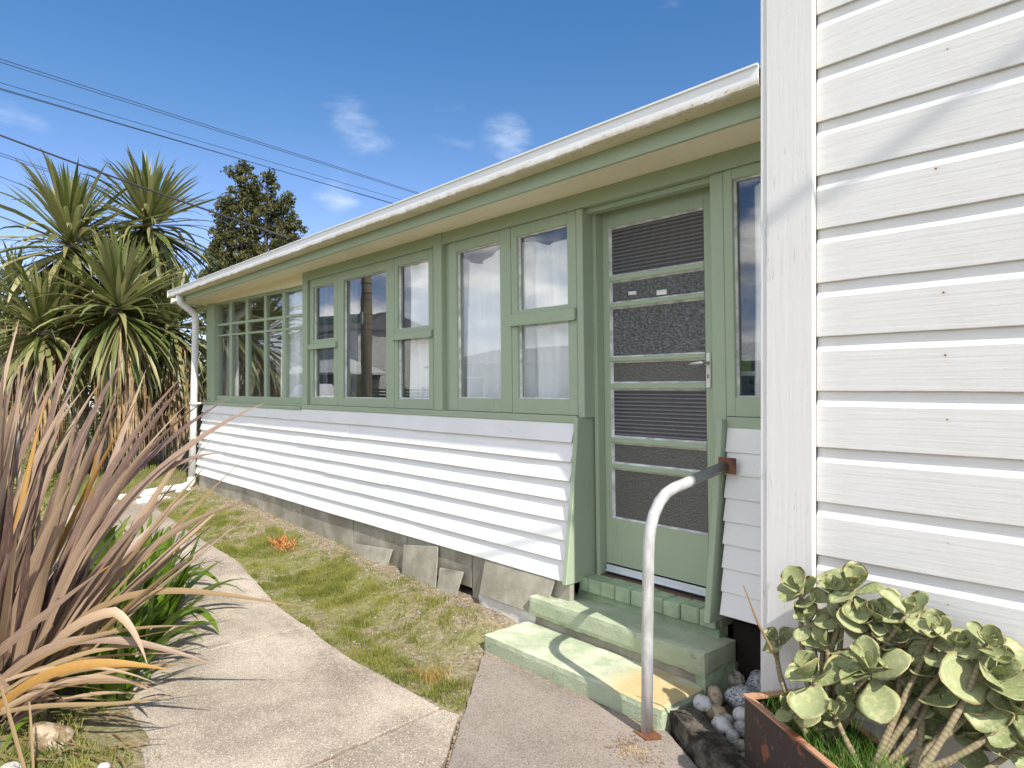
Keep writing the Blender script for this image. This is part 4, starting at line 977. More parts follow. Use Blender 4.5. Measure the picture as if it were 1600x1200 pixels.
for (b, m_, t, w, d_, fc) in S:
    P0 = px(*b); P2 = px(*t, d_); k_ = .55; sx, sy = (b[0]+t[0])/2, (b[1]+t[1])/2; P1 = px(sx+(m_[0]-sx)*2*k_, sy+(m_[1]-sy)*2*k_, d_*.4)
    ribbon([P0, P1, P2], w*.78, 'flax', flax, face=fc*R.choice((-1, 1)))
for k in range(125):                            # the mass of the clump
    bu, bd = R.gauss(-.08, .11), R.gauss(.06, .15); L = R.uniform(.6, 1.5); a = R.gauss(-.06, .33); dd = R.gauss(.1, .45)
    if a > .55 and R.random() < .6: a -= .5
    e = Vector((math.sin(a), math.cos(a)*1.0, dd)).normalized()*L; dr = R.uniform(.0, .08)
    ribbon([(bu, 0, bd), (bu+e.x*.5, e.y*.52+dr*.5, bd+e.z*.45), (bu+e.x+.02, e.y-dr, bd+e.z)], R.uniform(.018, .044), 'orangeleaf' if R.random() < .09 else 'flax', flax, face=R.uniform(-1.3, 1.3), fold=R.uniform(.2, .9))
for k in range(20):                             # tall blades standing at the left
    u0 = R.uniform(-60, 50); tx = R.uniform(-30, 115); ty = R.uniform(490, 640)
    ribbon([px(u0, 1085, R.uniform(-.2, .2)), px(u0+R.uniform(-10, 30), 800), px(tx, ty, R.uniform(-.3, .3))], R.uniform(.03, .05), 'flax', flax, face=R.uniform(-1, 1), fold=R.uniform(.3, .9))
for k in range(20):                             # thin spears reaching right over the path
    a = R.uniform(.45, .95); L = R.uniform(.8, 1.35); e = (math.sin(a)*L, math.cos(a)*L); d1 = R.uniform(-.1, .5)
    ribbon([(R.uniform(0, .12), R.uniform(0, .1), 0), (e[0]*.5, e[1]*.56, d1*.5), (e[0], e[1], d1)], R.uniform(.010, .030), R.choice(('flax', 'flax', 'straw')), flax, face=R.uniform(-1, 1), fold=.6)
# arching and folded leaves
ribbon([px(60, 1040), px(140, 930, -.1), px(242, 903, -.15), px(275, 918, -.15), px(298, 990, -.15)], .036, 'flax', flax, brk=2, face=.2, label='tan leaf folded over above the agapanthus')
ribbon([px(70, 1050, -.2), px(140, 985, -.25), px(236, 935, -.3), px(300, 945, -.3), px(372, 972, -.25)], .034, 'orangeleaf', flax, face=.2, label='orange leaf arching over the path edge')
ribbon([px(50, 1060, 0), px(170, 850, 0), px(300, 900, 0), px(466, 946, .1)], .026, 'straw', flax, face=.2)
ribbon([px(40, 1040, -.1), px(150, 930, -.1), px(360, 937, -.1)], .018, 'straw', flax)
ribbon([px(40, 1030, -.1), px(140, 925, -.1), px(250, 950, -.1), px(375, 1010, -.05)], .032, 'flax', flax, face=.3)
ribbon([px(-25, 1040, -.4), px(-20, 930, -.4), px(8, 872, -.4), px(30, 930, -.4), px(30, 1040, -.4)], .040, 'orangeleaf', flax, brk=2, label='yellow-orange leaf folded down at the left edge')
ribbon([px(50, 1070, -.1), px(150, 1010, -.1), px(240, 1000, -.1), px(300, 1050, -.1)], .024, 'flax', flax)
ribbon([px(20, 1075, -.2), px(160, 1010, -.2), px(240, 1065, -.2), px(342, 1035, -.1)], .018, 'straw', flax)
ribbon([px(-10, 1060, -.3), px(80, 1090, -.35), px(150, 1125, -.3)], .022, 'straw', flax)
ribbon([px(120, 985, -.3), px(170, 1080, -.35), px(228, 1200, -.4)], .016, 'straw', flax, label='dead straw leaf hanging to the path edge')
ribbon([px(165, 1010, -.3), px(190, 1060, -.35), px(215, 1170, -.4)], .010, 'straw', flax)
ribbon([px(60, 1110, -.4), px(75, 1120, -.4), px(92, 1210, -.45)], .020, 'straw', flax)
ribbon([px(10, 1110, -.4), px(5, 1140, -.4), px(14, 1215, -.45)], .022, 'straw', flax)
for k in range(14):
    a0 = R.uniform(-20, 60); y0 = R.uniform(1040, 1100); x1 = R.uniform(180, 350); y1_ = R.uniform(990, 1090)
    ribbon([px(a0, y0, -.1), px((a0+x1)/2, min(y0, y1_)-R.uniform(10, 60), -.1), px(x1, y1_, R.uniform(-.2, .2))], R.uniform(.008, .022), R.choice(['straw', 'flax']), flax, face=R.uniform(-.5, .5))

# agapanthus clumps ---------------------------------------------------------------
AL = [strap('leaf', 1., .105, rad(e), d_, 'agap', R.uniform(-.5, .5), fold=.15, segs=9, hold=.15, tip=.12) for e in (84, 74, 64, 54, 44, 34) for d_ in (.4, .9, 1.5)]
for (cx, cy, L, n, lab) in ((-3.85, .80, .50, 70, 'nearest green agapanthus clump beside the flax'), (-4.35, 1.02, .56, 70, 'middle green agapanthus clump leaning over the path'),
                            (-5.05, 1.20, .50, 56, 'farther green agapanthus clump on the path edge'), (-4.7, .85, .58, 50, 'green agapanthus clump behind the middle one'),
                            (-3.35, .66, .40, 34, 'small green agapanthus clump low under the flax leaves')):
    g_ = empty('agapanthus', (cx, cy, gz(cx, cy)), lab, 'agapanthus', 'agapanthus clumps along the path')
    for k in range(n):
        r0 = R.uniform(0, .16); a0 = R.uniform(0, 6.28)
        put('leaf', R.choice(AL), g_, (cx+r0*math.cos(a0), cy+r0*math.sin(a0), gz(cx, cy)-.01), a0+R.uniform(-.8, .8), L*R.uniform(.7, 1.15))

# succulent in the planter ----------------------------------------------------------
def succ_leaf(name, cup=.3, seed=0, curl=.0):
    """obovate fleshy leaf, 1 long, petiole at origin, along +X, face up +Z"""
    nu, nv = 8, 6; top = []; edge = []
    for i in range(nu+1):
        t = i/nu; hw = .40*math.sin(math.pi*min(1, t**1.35*.97+.005))**.72+.035*(1-t)
        for j in range(nv+1):
            s = -1+2*j/nv; x = t; y = hw*s
            z = cup*(s*s*hw*hw*1.9)+.10*t*t*curl+.02*noise.noise(Vector((t*3, s*2, seed)))
            top.append((x, y, z)); edge.append(max(abs(s)**3*(.35+.65*min(1, t*2)), max(0, (t-.72)/.28)**2))
    n1_ = len(top); th_ = .032
    bot = [(x, y*.97, z-th_*(1-e_*.8)) for (x, y, z), e_ in zip(top, edge)]
    f = []
    def idx(i, j): return i*(nv+1)+j
    for i in range(nu):
        for j in range(nv):
            f.append((idx(i, j), idx(i+1, j), idx(i+1, j+1), idx(i, j+1))); f.append(tuple(n1_+q for q in (idx(i, j), idx(i, j+1), idx(i+1, j+1), idx(i+1, j))))
    ring = [idx(i, 0) for i in range(nu+1)]+[idx(nu, j) for j in range(1, nv+1)]+[idx(i, nv) for i in range(nu-1, -1, -1)]
    for a, b in zip(ring, ring[1:]): f.append((a, n1_+a, n1_+b, b))
    me = bpy.data.meshes.new(name); me.from_pydata(top+bot, [], f); at = me.attributes.new('edge', 'FLOAT', 'POINT'); at.data.foreach_set('value', edge+edge)
    me.polygons.foreach_set('use_smooth', [True]*len(f)); me.materials.append(M['succ']); return me
SL = [succ_leaf('leaf', c_, i, cu) for i, (c_, cu) in enumerate(((.5, 1.2), (.35, .3), (.8, 1.8), (.6, -1.2), (.9, .8), (.3, -.6)))]
suc = empty('succulent', (-.85, 2.1, -1.10), 'sprawling grey-green succulent with round leaves in the rusty planter', 'succulent')
def rosette(c, ax, r, n=9):
    q = Vector(ax).normalized().to_track_quat('Z', 'Y').to_matrix().to_4x4(); ph = R.uniform(0, 6.28)
    for k in range(n):
        f_ = k/(n-1); az = ph+k*math.pi/2*1.0+(math.pi/4 if (k//2) % 2 else 0)+R.uniform(-.25, .25); tilt = rad(70-72*f_+R.uniform(-16, 14))
        az = ph+k*2.399
        L = r*(.42+.66*f_**.6)*R.uniform(.78, 1.18)
        o = bpy.data.objects.new('leaf', R.choice(SL))
        link(o, suc, Matrix.Translation(Vector(c)-Vector(ax).normalized()*.05*f_) @ q @ Matrix.Rotation(az, 4, 'Z') @ Matrix.Rotation(-tilt, 4, 'Y') @ Matrix.Rotation(R.uniform(-.3, .3), 4, 'X') @ Matrix.Diagonal((L, L*R.uniform(.95, 1.2), L, 1)))
def pp(a, b, dep):                              # picture survey at a depth from the eye -> place
    p = FX*dep+RX*((a-800)/1067*dep); return Vector((p.x, p.y, -(b-606)/1067*dep))
RO = [(1247, 916, 2.28, .092), (1334, 912, 2.30, .098), (1261, 962, 2.22, .070), (1316, 962, 2.16, .085), (1366, 962, 2.20, .095), (1420, 950, 2.26, .090), (1404, 992, 2.10, .092),
      (1462, 985, 2.22, .085), (1209, 994, 2.34, .070), (1269, 1052, 2.03, .120), (1358, 1042, 2.02, .115), (1455, 1050, 1.98, .135), (1556, 1056, 1.98, .140), (1234, 1106, 2.06, .072),
      (1480, 1118, 1.96, .095), (1590, 1165, 1.86, .080), (1300, 915, 2.34, .07), (1510, 1095, 2.02, .11), (1330, 1090, 2.05, .075), (1585, 1110, 1.98, .11), (1405, 1090, 2.08, .09),
      (1290, 1000, 2.16, .075), (1385, 1010, 2.1, .09), (1500, 1010, 2.1, .09), (1525, 1150, 1.92, .085), (1440, 1075, 2.0, .09), (1300, 1110, 2.02, .06), (1545, 1000, 2.0, .08), (1350, 965, 2.2, .08)]
roots = [along(PO, a, .12, -1.10) for a in (.22, .26, .45, .55, .74, .85)]
for i, (a, b, dep, r) in enumerate(RO):
    dep = min(dep, 2.235/(.665+.7469*(a-800)/1067)); c = pp(a, b, dep); rt = Vector(min(roots, key=lambda q_: (Vector(q_)-c).length+R.uniform(0, .08)))
    ax = (Vector((R.uniform(-.25, .25), -.55+R.uniform(-.2, .2), 1.0)))
    if a < 1260: ax.x -= .35
    if a > 1540: ax.x += .3
    rosette(c, ax, r*1.05, R.choice((7, 8, 9, 10)))
    mid = rt.lerp(c, .62)+Vector((R.uniform(-.06, .06), R.uniform(-.03, .03), -.075)); pts = []
    for k in range(11):
        t = k/10; pts.append(rt.lerp(mid, t).lerp(mid.lerp(c-ax.normalized()*.02, t), t))
    st = MB().tube(pts, [(.0115-.0045*t/10)*(1+.10*math.sin(t*2.1+i)) for t in range(11)], 8); me = st.mesh('stem', True)
    ul = me.uv_layers.new(name='UVMap'); ul.data.foreach_set('uv', [q_ for l in me.loops for q_ in (0, (l.vertex_index//8)/10*(c-rt).length)])
    part('stem', me, 'sstem', suc)
part('dry_stalk', MB().tube([pp(1214, 1030, 2.3), pp(1185, 975, 2.3), pp(1162, 915, 2.3)], [.005, .004, .002], 6), 'straw', suc)

# ------------------------------------------------------------------ grass and small ground cover
def blades(name, spots, hmin, hmax, w, mat, label, cat='grass', spread=.6):
    n = len(spots); rs = np.random.RandomState(len(spots)); P = np.array(spots, dtype=np.float32); h = rs.uniform(hmin, hmax, n)*P[:, 3]; a = rs.uniform(0, 6.283, n); b = rs.uniform(0, 6.283, n); sp = rs.uniform(.1, spread, n)*h
    ww = rs.uniform(.6, 1.2, n)*w
    dx, dy = np.cos(a)*ww, np.sin(a)*ww; ox, oy = np.cos(b)*sp, np.sin(b)*sp
    v = np.zeros((n, 5, 3), np.float32)
    v[:, 0] = np.stack([P[:, 0]-dx, P[:, 1]-dy, P[:, 2]-.004], 1); v[:, 1] = np.stack([P[:, 0]+dx, P[:, 1]+dy, P[:, 2]-.004], 1)
    v[:, 2] = np.stack([P[:, 0]+dx*.8+ox*.4, P[:, 1]+dy*.8+oy*.4, P[:, 2]+h*.55], 1); v[:, 3] = np.stack([P[:, 0]-dx*.8+ox*.4, P[:, 1]-dy*.8+oy*.4, P[:, 2]+h*.55], 1)
    v[:, 4] = np.stack([P[:, 0]+ox, P[:, 1]+oy, P[:, 2]+h], 1)
    i = np.arange(n)[:, None]*5; me = fastmesh(name, v, i+np.array([[0, 1, 2, 3]]), i+np.array([[3, 2, 4]]), mat)
    o = bpy.data.objects.new(name, me); link(o); tag(o, label, cat, kind='stuff'); return o
def pedge(x):                                  # right-hand edge of the path
    K = [(-9.5, 2.02), (-8.3, 1.98), (-6.6, 1.89), (-5.25, 1.885), (-4.6, 1.79), (-4.05, 1.715), (-3.0, 1.675), (-2.3, 1.73)]
    return np.interp(x, [k[0] for k in K], [k[1] for k in K])
sp = []
while len(sp) < 64000:
    x = -8.6+R.random()**.8*6.3 if R.random() < .8 else R.uniform(-8.6, -3); y = R.uniform(1.66, 2.60)
    if y < pedge(x)+.005 or (x > -2.75 and y > 2.235-(x+2.75)*-0 and y > 2.22) or (x > -2.72 and y > 1.735+(-2.262-x)*1.09): continue
    nn = noise.noise(Vector((x*1.7, y*2.6, 0)))+.5*noise.noise(Vector((x*6, y*6, 2))); wallf = sm((2.52-y)/.22)
    tuft = max(0, noise.noise(Vector((x*9, y*9, 7)))); edgef = .75+.25*sm((-x-2.9)/.6)
    if R.random() > (.10+.60*sm((nn+.10)/.6)+.5*tuft)*(.08+.92*wallf)*edgef*(1 if x < -3.1 else .6): continue
    sp.append((x, y, gz(x, y), .5+1.7*tuft+.3*max(0, nn)))
blades('grass', sp, .008, .034, .0018, 'grass', 'short patchy grass growing between the path and the house')
sp = [(R.uniform(-12.5, -8.5), R.uniform(1.0, 2.9), 0, 1) for k in range(9000)]; sp = [(x, y, gz(x, y), 1.3) for x, y, _, _ in sp]
blades('grass', sp, .02, .05, .003, 'grass', 'green lawn patch beyond the downpipe outfall')
sp = []
for k in range(1500):
    a, b = R.uniform(.05, 1.1), R.uniform(.02, .21); x, y, z = along(PO, a, b, -1.10); sp.append((x, y, z, R.uniform(.6, 1.4)))
blades('planter_grass', sp, .05, .12, .0016, 'lushgrass', 'lush green grass growing inside the rusty planter', spread=.9)
sp = []
for k in range(15000):
    x, y = R.uniform(-4.0, -2.3), R.uniform(-.2, .72)
    if noise.noise(Vector((x*4, y*4, 0))) < -.05+.2*R.random(): continue
    sp.append((x, y, gz(x, y), R.uniform(.5, 1.6)))
blades('weeds', sp, .015, .05, .003, 'ybush', 'yellow-green weeds and moss in the garden bed at the lower left', 'weeds', 1.2)
sp = [(-5.36+R.gauss(0, .10), 2.28+R.gauss(0, .03), 0, R.uniform(.5, 1)) for k in range(260)]; sp = [(x, y, gz(x, y)+.012, s_) for x, y, _, s_ in sp]
M['orange'] = stuffleaf('orange_dead_fern', (.45, .16, .05), (.55, .25, .09), (.35, .12, .05), .1, 9)
blades('dead_frond', sp, .012, .05, .005, 'orange', 'orange dead fern frond lying on the grass', 'dead frond', 2.0)
M['drygrass'] = stuffleaf('dry_grass', (.42, .27, .08), (.45, .36, .14), (.30, .28, .08), .2, 9)
sp = [(-2.66+R.gauss(0, .045), 1.86+R.gauss(0, .04), 0, R.uniform(.6, 1.3)) for k in range(420)]; sp = [(x, y, gz(x, y), s_) for x, y, _, s_ in sp]
blades('dry_tuft', sp, .025, .05, .0012, 'drygrass', 'orange dry grass tuft near the slab corner', 'grass tuft', 1.1)
# joint moss, crumbs and pebbles scattered over the soil strip
cr_ = MB()
def crumb(x, y, z, r_, sq=.6):
    bm = bmesh.new(); bmesh.ops.create_icosphere(bm, subdivisions=1, radius=r_); a, b, c_ = R.uniform(.6, 1.5), R.uniform(.6, 1.4), sq
    cr_.add([(v.co.x*a+x, v.co.y*b+y, v.co.z*c_+z) for v in bm.verts], [tuple(v.index for v in f.verts) for f in bm.faces]); bm.free()
for k in range(1500):
    x = -8.5+6.0*R.random()**.7; y = R.uniform(1.7, 2.62)
    if y < pedge(x)+.01 or (x > -2.75 and y > 1.75): continue
    if R.random() > .25+.75*sm((y-2.2)/.3): continue
    crumb(x, y, gz(x, y)+.002, R.uniform(.0025, .0075))
solo('pebble_litter', cr_, 'st_grey', (-4.5, 2.4, -1.3), 'tiny pale pebbles scattered on the soil along the footing', 'pebbles', kind='stuff')
cr_ = MB()
for k in range(420):
    t = R.random(); x = -2.72+1.08*t; crumb(x, 2.224-abs(R.gauss(0, .010)), base(x)+.018, R.uniform(.001, .0045), .6)
for k in range(300): crumb(R.gauss(-1.60, .05), R.gauss(2.03, .035), base(-1.6)+.020, R.uniform(.0015, .006), .7)
for k in range(90): t = R.random(); crumb(-2.355+.04*t+R.gauss(0, .004), 1.68-.58*t, base(-2.3)+.004, R.uniform(.003, .007), .5)
for k in range(90): t = R.random(); crumb(-2.26+.27*t+R.gauss(0, .004), 1.73-.27*t, base(-2.0)+.004, R.uniform(.003, .007), .5)
solo('leaf_litter', cr_, 'litter', (-1.9, 2.1, -1.35), 'brown crumbs and leaf litter on the slab by the rail foot and steps', 'litter', kind='stuff')
# stones in the left bed
stone(-3.02, .40, -1.30, .09, .07, .06, .4, 'st_tan', 'rough tan rock beneath the flax base', lump=.3)
stone(-2.88, .27, -1.315, .05, .04, .03, .2, 'st_white', 'white stone at the bottom left corner of the garden bed')
stone(-2.72, .52, -1.32, .02, .02, .015, .2, 'st_white', 'small white pebble in the weeds near the path edge')
for k, (x, y, r_, lab) in enumerate(((-2.80, 1.80, .5, 'curled tan dead leaf on the grass edge'), (-2.45, 1.97, 2.1, 'broken tan bark chip beside the slab'))):
    me = strap('dead_leaf', .10, .03, .12, .6, 'dead', .5, fold=.5, segs=5); o = bpy.data.objects.new('dead_leaf', me)
    link(o, None, Matrix.Translation((x, y, gz(x, y)+.006)) @ Matrix.Rotation(r_, 4, 'Z')); tag(o, lab, 'dead leaf')

# ------------------------------------------------------------------ background greenery
def leafcloud(centres, rad_, per, size, flat=.6, seed=3):
    rs = np.random.RandomState(seed); Cn = np.array(centres, np.float32); n = len(Cn)*per
    d_ = rs.normal(size=(n, 3)); d_ /= np.linalg.norm(d_, axis=1)[:, None]; rr = rs.uniform(.3, 1, n)[:, None]**.5
    rp_ = np.repeat(np.array(rad_, np.float32)*np.ones(len(Cn)), per)[:, None]
    P = np.repeat(Cn, per, 0)+d_*rr*rp_*np.array([1, 1, flat]); a = rs.normal(size=(n, 3)); a /= np.linalg.norm(a, axis=1)[:, None]
    b = np.cross(a, rs.normal(size=(n, 3))); b /= np.linalg.norm(b, axis=1)[:, None]; s = rs.uniform(.5, 1.2, n)[:, None]*size
    v = np.stack([P-a*s-b*s*.45, P+a*s-b*s*.3, P+a*s*.9+b*s*.4, P-a*s*.8+b*s*.45], 1)
    q = np.arange(n)[:, None]*4+np.array([[0, 1, 2, 3]]); return v, q
# conifer beyond the roof: 42 m away
cx, cy = -.7469*42+.665*(-15.8), .665*42+.7469*(-15.8)
con = empty('conifer', (cx, cy, -1.3), 'tall dark olive conifer beyond the roof', 'tree')
cen = []; rr_ = []
U = Vector((.665, .7469, 0)); F_ = Vector((-.7469, .665, 0))
rs = random.Random(21); tr_ = MB()
for (tu, top) in ((-.9, 13.9), (.75, 13.3), (0, 12.3), (-1.7, 11.6), (1.7, 11.8), (-2.3, 9.8), (2.4, 10.2)):
    tr_.tube([(cx+U.x*tu*.4, cy+U.y*tu*.4, -1.3), (cx+U.x*tu*.8, cy+U.y*tu*.8, 5), (cx+U.x*tu, cy+U.y*tu, top-.5)], [.35, .2, .05], 8)
    z = 4.5
    while z < top:
        f_ = (top-z)/(top-4.5); rad_x = (.35+1.55*f_**.7)*(1.0 if abs(tu) < 1.5 else .85)
        for k in range(int(5+6*f_)):
            a = rs.uniform(0, 6.28); r0 = rad_x*rs.uniform(.25, 1.12)
            if z < 9.8 and rs.random() < .22: continue
            c_ = (cx+U.x*(tu+r0*math.cos(a))+F_.x*r0*math.sin(a), cy+U.y*(tu+r0*math.cos(a))+F_.y*r0*math.sin(a), z+rs.uniform(-.25, .25)+.12*r0)
            cen.append(c_); rr_.append(rs.uniform(.22, .48))
            if k % 3 == 0: tr_.tube([(cx+U.x*tu, cy+U.y*tu, z-.4), c_], [.05, .02], 4, False)
        z += .42
v, q = leafcloud(cen, rr_, 50, .10, .75); part('crown', fastmesh('crown', v, q), 'conifer', con); part('trunk', tr_, 'darkbark', con)
def shrub(x, y, z, r, h, n, label, mat='bush', per=50, size=.05, seed=1, name='shrub', cat='shrub'):
    s = random.Random(seed); c_ = []; rr = []
    for k in range(n):
        a = s.uniform(0, 6.28); t = s.random(); r0 = r*math.sqrt(s.random())*(1-.5*t*t); c_.append((x+r0*math.cos(a), y+r0*math.sin(a), z+t*h)); rr.append(s.uniform(.12, .28)*max(r, .5))
    v, q = leafcloud(c_, rr, per, size, .8, seed); t_ = empty(name, (x, y, z), label, cat)
    part('foliage', fastmesh('foliage', v, q), mat, t_); part('stem', MB().tube([(x, y, z-.05), (x+.05, y, z+h*.4), (x, y+.05, z+h*.8)], [.05, .035, .01], 6), 'darkbark', t_)
shrub(-14.5, 5.2, -1.25, 1.6, 2.3, 60, 'dark green shrub behind the cabbage trees by the house corner', seed=4)
shrub(-15.5, 2.8, -1.25, 1.6, 2.0, 60, 'dense green shrub in the middle behind the cabbage trees', seed=5)
shrub(-17.0, 4.6, -1.25, 2.0, 3.0, 70, 'tall loose shrub behind the tallest cabbage tree', seed=14)
shrub(-13.4, .9, -1.25, 1.1, 1.5, 46, 'olive shrub behind the left cabbage tree', seed=6)
shrub(-9.3, .55, -1.25, .55, .45, 40, 'low variegated yellow-green shrub behind the flax', 'ybush', seed=7, size=.03)
shrub(-7.6, .5, -1.27, .6, .38, 44, 'low flowering yellow-green plants in the garden bed', 'ybush', seed=8, size=.022)
shrub(-10.3, .95, -1.25, .7, .5, 40, 'yellowish bed plant in front of the low cabbage tree', 'ybush', seed=9, size=.035)
shrub(-6.2, .40, -1.29, .6, .30, 44, 'low mixed bed planting beside the agapanthus', 'ybush', seed=10, size=.022)
shrub(-24, 1.4, -1.25, 1.8, 5.3, 70, 'far broadleaf tree at the left edge of the view', seed=11, size=.10, name='tree', cat='tree')
# far pale house seen in glimpses between the cabbage trees
def simple_house(name, x0, x1, y0, y1, h, rh, wallm, roofm, label, wins, z0=-1.36, cat='house', eave=.35, clad=False):
    t = empty(name, ((x0+x1)/2, (y0+y1)/2, z0), label, cat)
    part('wall', MB().box(x0, x1, y0, y1, z0, z0+h), wallm, t)
    ym = (y0+y1)/2; z = z0+h
    part('roof', MB().add([(x0-eave, y0-eave, z), (x1+eave, y0-eave, z), (x1+eave, y1+eave, z), (x0-eave, y1+eave, z), (x0+1.2, ym, z+rh), (x1-1.2, ym, z+rh),
         (x0-eave, y0-eave, z-.12), (x1+eave, y0-eave, z-.12), (x1+eave, y1+eave, z-.12), (x0-eave, y1+eave, z-.12)],
         [(0, 1, 5, 4), (1, 2, 5), (2, 3, 4, 5), (3, 0, 4), (6, 7, 1, 0), (7, 8, 2, 1), (8, 9, 3, 2), (9, 6, 0, 3), (6, 9, 8, 7)]), roofm, t)
    if clad:
        k = z0+.25
        w_ = MB()
        while k < z0+h-.1: w_.box(x0-.03, x1+.03, y1, y1+.03, k-.006, k+.006); w_.box(x1, x1+.03, y0, y1, k-.006, k+.006); k += .2
        part('cladding_lines', w_, 'roofmetal', t, kind='stuff')
    for (face, a, b, zb, zt) in wins:
        if face == '+y': fb = MB().box(a, b, y1+.001, y1+.07, zb, zt); pn = [(a+.08, (a+b)/2-.04), ((a+b)/2+.04, b-.08)]; pb_ = [MB().box(p, q_, y1+.065, y1+.08, zb+.1, zt-.1) for p, q_ in pn]
        else: fb = MB().box(x1+.001, x1+.07, a, b, zb, zt); pn = [(a+.08, (a+b)/2-.04), ((a+b)/2+.04, b-.08)]; pb_ = [MB().box(x1+.065, x1+.08, p, q_, zb+.1, zt-.1) for p, q_ in pn]
        f_ = part('window', fb, 'car_white', t)
        for p in pb_: part('pane', p, 'dglass', f_)
    return t
simple_house('far_house', -48, -38, 1.5, 10, 3.6, 2.2, 'farwhite', 'roofmetal', 'pale house with a light roof glimpsed left behind the cabbage trees', [('+x', 3, 5, .2, 1.6), ('+x', 6.5, 8.5, .2, 1.6)])
# street-side things that the window glass mirrors
simple_house('two_storey_house', -54, -41.5, -24, -17.5, 5.4, 1.5, 'farwhite', 'roofgrey', 'cream two-storey weatherboard house mirrored left in the window glass',
             [('+y', -47.8, -46.2, 2.6, 3.9), ('+y', -47.6, -46.2, .1, 1.1), ('+y', -43.9, -42.6, 2.6, 4.1), ('+y', -50.8, -49.6, 2.6, 3.9)], clad=True)
simple_house('dark_house', -38, -25, -30, -21, 2.8, 1.2, 'fardark', 'roofgrey', 'dark low house with grey roof mirrored right of the utility pole', [('+y', -34.2, -32.4, .6, 1.6), ('+y', -30, -28.4, .6, 1.6)])
simple_house('white_carport', -44.5, -37.0, -16.5, -13.5, 2.3, .9, 'fardark', 'farwhite', 'low garage with a white roof edge mirrored beside the utility pole', [], cat='garage')
simple_house('grey_bungalow', -24, -10, -32, -23, 2.6, 1.1, 'farwhite', 'roofmetal', 'pale bungalow across the street mirrored in the curtained windows', [('+y', -21, -19, .3, 1.5), ('+y', -15, -13, .3, 1.5)])
simple_house('brown_bungalow', -8, 6, -34, -25, 3.0, 1.6, 'fence', 'roofgrey', 'brown bungalow across the street mirrored in the light by the door', [('+y', -5, -3, .3, 1.5)])
fn = empty('picket_fence', (-22, -11.5, -1.36), 'brown slatted timber fence mirrored low in the window glass', 'fence')
for k in range(13):
    x = -31+k*1.5; part('post', MB().box(x, x+.1, -11.55, -11.45, -1.36, .02), 'fence', fn)
for k in range(8): part('rail', MB().box(-31, -12.9, -11.45, -11.42, -1.2+k*.15, -1.10+k*.15), 'fence', fn)
shrub(-28.5, -10.2, -1.36, 1.0, 1.9, 40, 'yellow flowering bush mirrored beside the utility pole', 'ybush', seed=12, size=.09)
shrub(-9, -15, -1.36, 2.2, 3.2, 50, 'green garden shrub across the street mirrored near the door', seed=13, size=.12)

def car(x, y, rz, paint, label):
    t = empty('parked_car', (x, y, -1.33), label, 'car'); Mx = Matrix.Translation((x, y, -1.24)) @ Matrix.Rotation(rz, 4, 'Z')
    def tf(mb): mb.v = [tuple(Mx @ Vector(p)) for p in mb.v]; return mb
    prof = [(-2.05, .30), (-2.1, .62), (-1.95, .86), (-1.15, .93), (-.55, 1.38), (.75, 1.42), (1.45, .98), (2.0, .90), (2.12, .60), (2.08, .30)]
    n = len(prof)
    def sec(yw, ins): return [(px_, yw*(1 if z_ < 1.0 else ins), z_) for px_, z_ in prof]
    b = MB().loft([sec(-.84, .80), sec(-.70, .86), sec(.70, .86), sec(.84, .80)]); o = part('body', tf(b), paint, t, bev=.03)
    gl_ = [(-.98, .97), (-.50, 1.30), (.70, 1.34), (1.22, 1.0)]
    g2 = MB().loft([[(p, s_*.845-(0.12*s_ if z_ > 1.2 else 0), z_) for p, z_ in gl_] for s_ in (-1, 1)]); part('side_glass', tf(g2), 'dglass', t)
    for s_ in (-1, 1):
        for wx in (-1.3, 1.32):
            w_ = part('wheel', tf(MB().tube([(wx, s_*.62, .22), (wx, s_*.86, .22)], .31, 18)), 'black', t); part('rim', tf(MB().tube([(wx, s_*.84, .22), (wx, s_*.875, .22)], .19, 14)), 'galv', w_)
        part('headlight', tf(MB().box(1.98, 2.10, s_*.5-.15, s_*.5+.15, .62, .76)), 'signw', t)
    return t
car(-23.5, 0.9, rad(92), 'car_red', 'red car parked beyond the garden bed at the left')
car(-30.5, -9.0, rad(10), 'car_white', 'white car mirrored in the wide fixed light')

# utility pole, sign, wires
PX, PY = -13.75, -2.32
pole = empty('utility_pole', (PX, PY, -1.36), 'weathered timber utility pole mirrored in the triple window', 'utility pole')
part('pole', MB().tube([(PX, PY, -1.4), (PX, PY, 3), (PX, PY, 7.6)], [.125, .115, .095], 16), 'pole', pole, smooth=True)
for k, z in enumerate((2.55, 2.35, 2.12, 1.98, 1.66, 1.45, 1.30, 1.12)):
    part('band', MB().tube([(PX, PY, z), (PX, PY, z+.018)], .126, 16, False), 'rust', pole)
part('crossarm', MB().box(PX-.9, PX+.9, PY-.05, PY+.05, 6.55, 6.66), 'pole', pole); part('crossarm', MB().box(PX-.7, PX+.7, PY-.05, PY+.05, 5.85, 5.95), 'pole', pole)
sg = empty('street_sign', (-13.62, -2.12, 1.45), 'green street name sign on the utility pole, seen reversed in the glass', 'sign')
a_ = Vector((-13.62, -2.12, 0)); b_ = Vector((-14.95, -1.74, 0)); dv = (b_-a_).normalized(); nv_ = Vector((-dv.y, dv.x, 0)); nv_ = nv_ if nv_.y > 0 else -nv_
def plate(s0, s1, z0, z1, off, th_): 
    c = [a_+dv*s0+nv_*off, a_+dv*s1+nv_*off, a_+dv*s1+nv_*(off+th_), a_+dv*s0+nv_*(off+th_)]
    return MB().add([(p.x, p.y, z0) for p in c]+[(p.x, p.y, z1) for p in c], [(0, 3, 2, 1), (4, 5, 6, 7), (0, 1, 5, 4), (1, 2, 6, 5), (2, 3, 7, 6), (3, 0, 4, 7)])
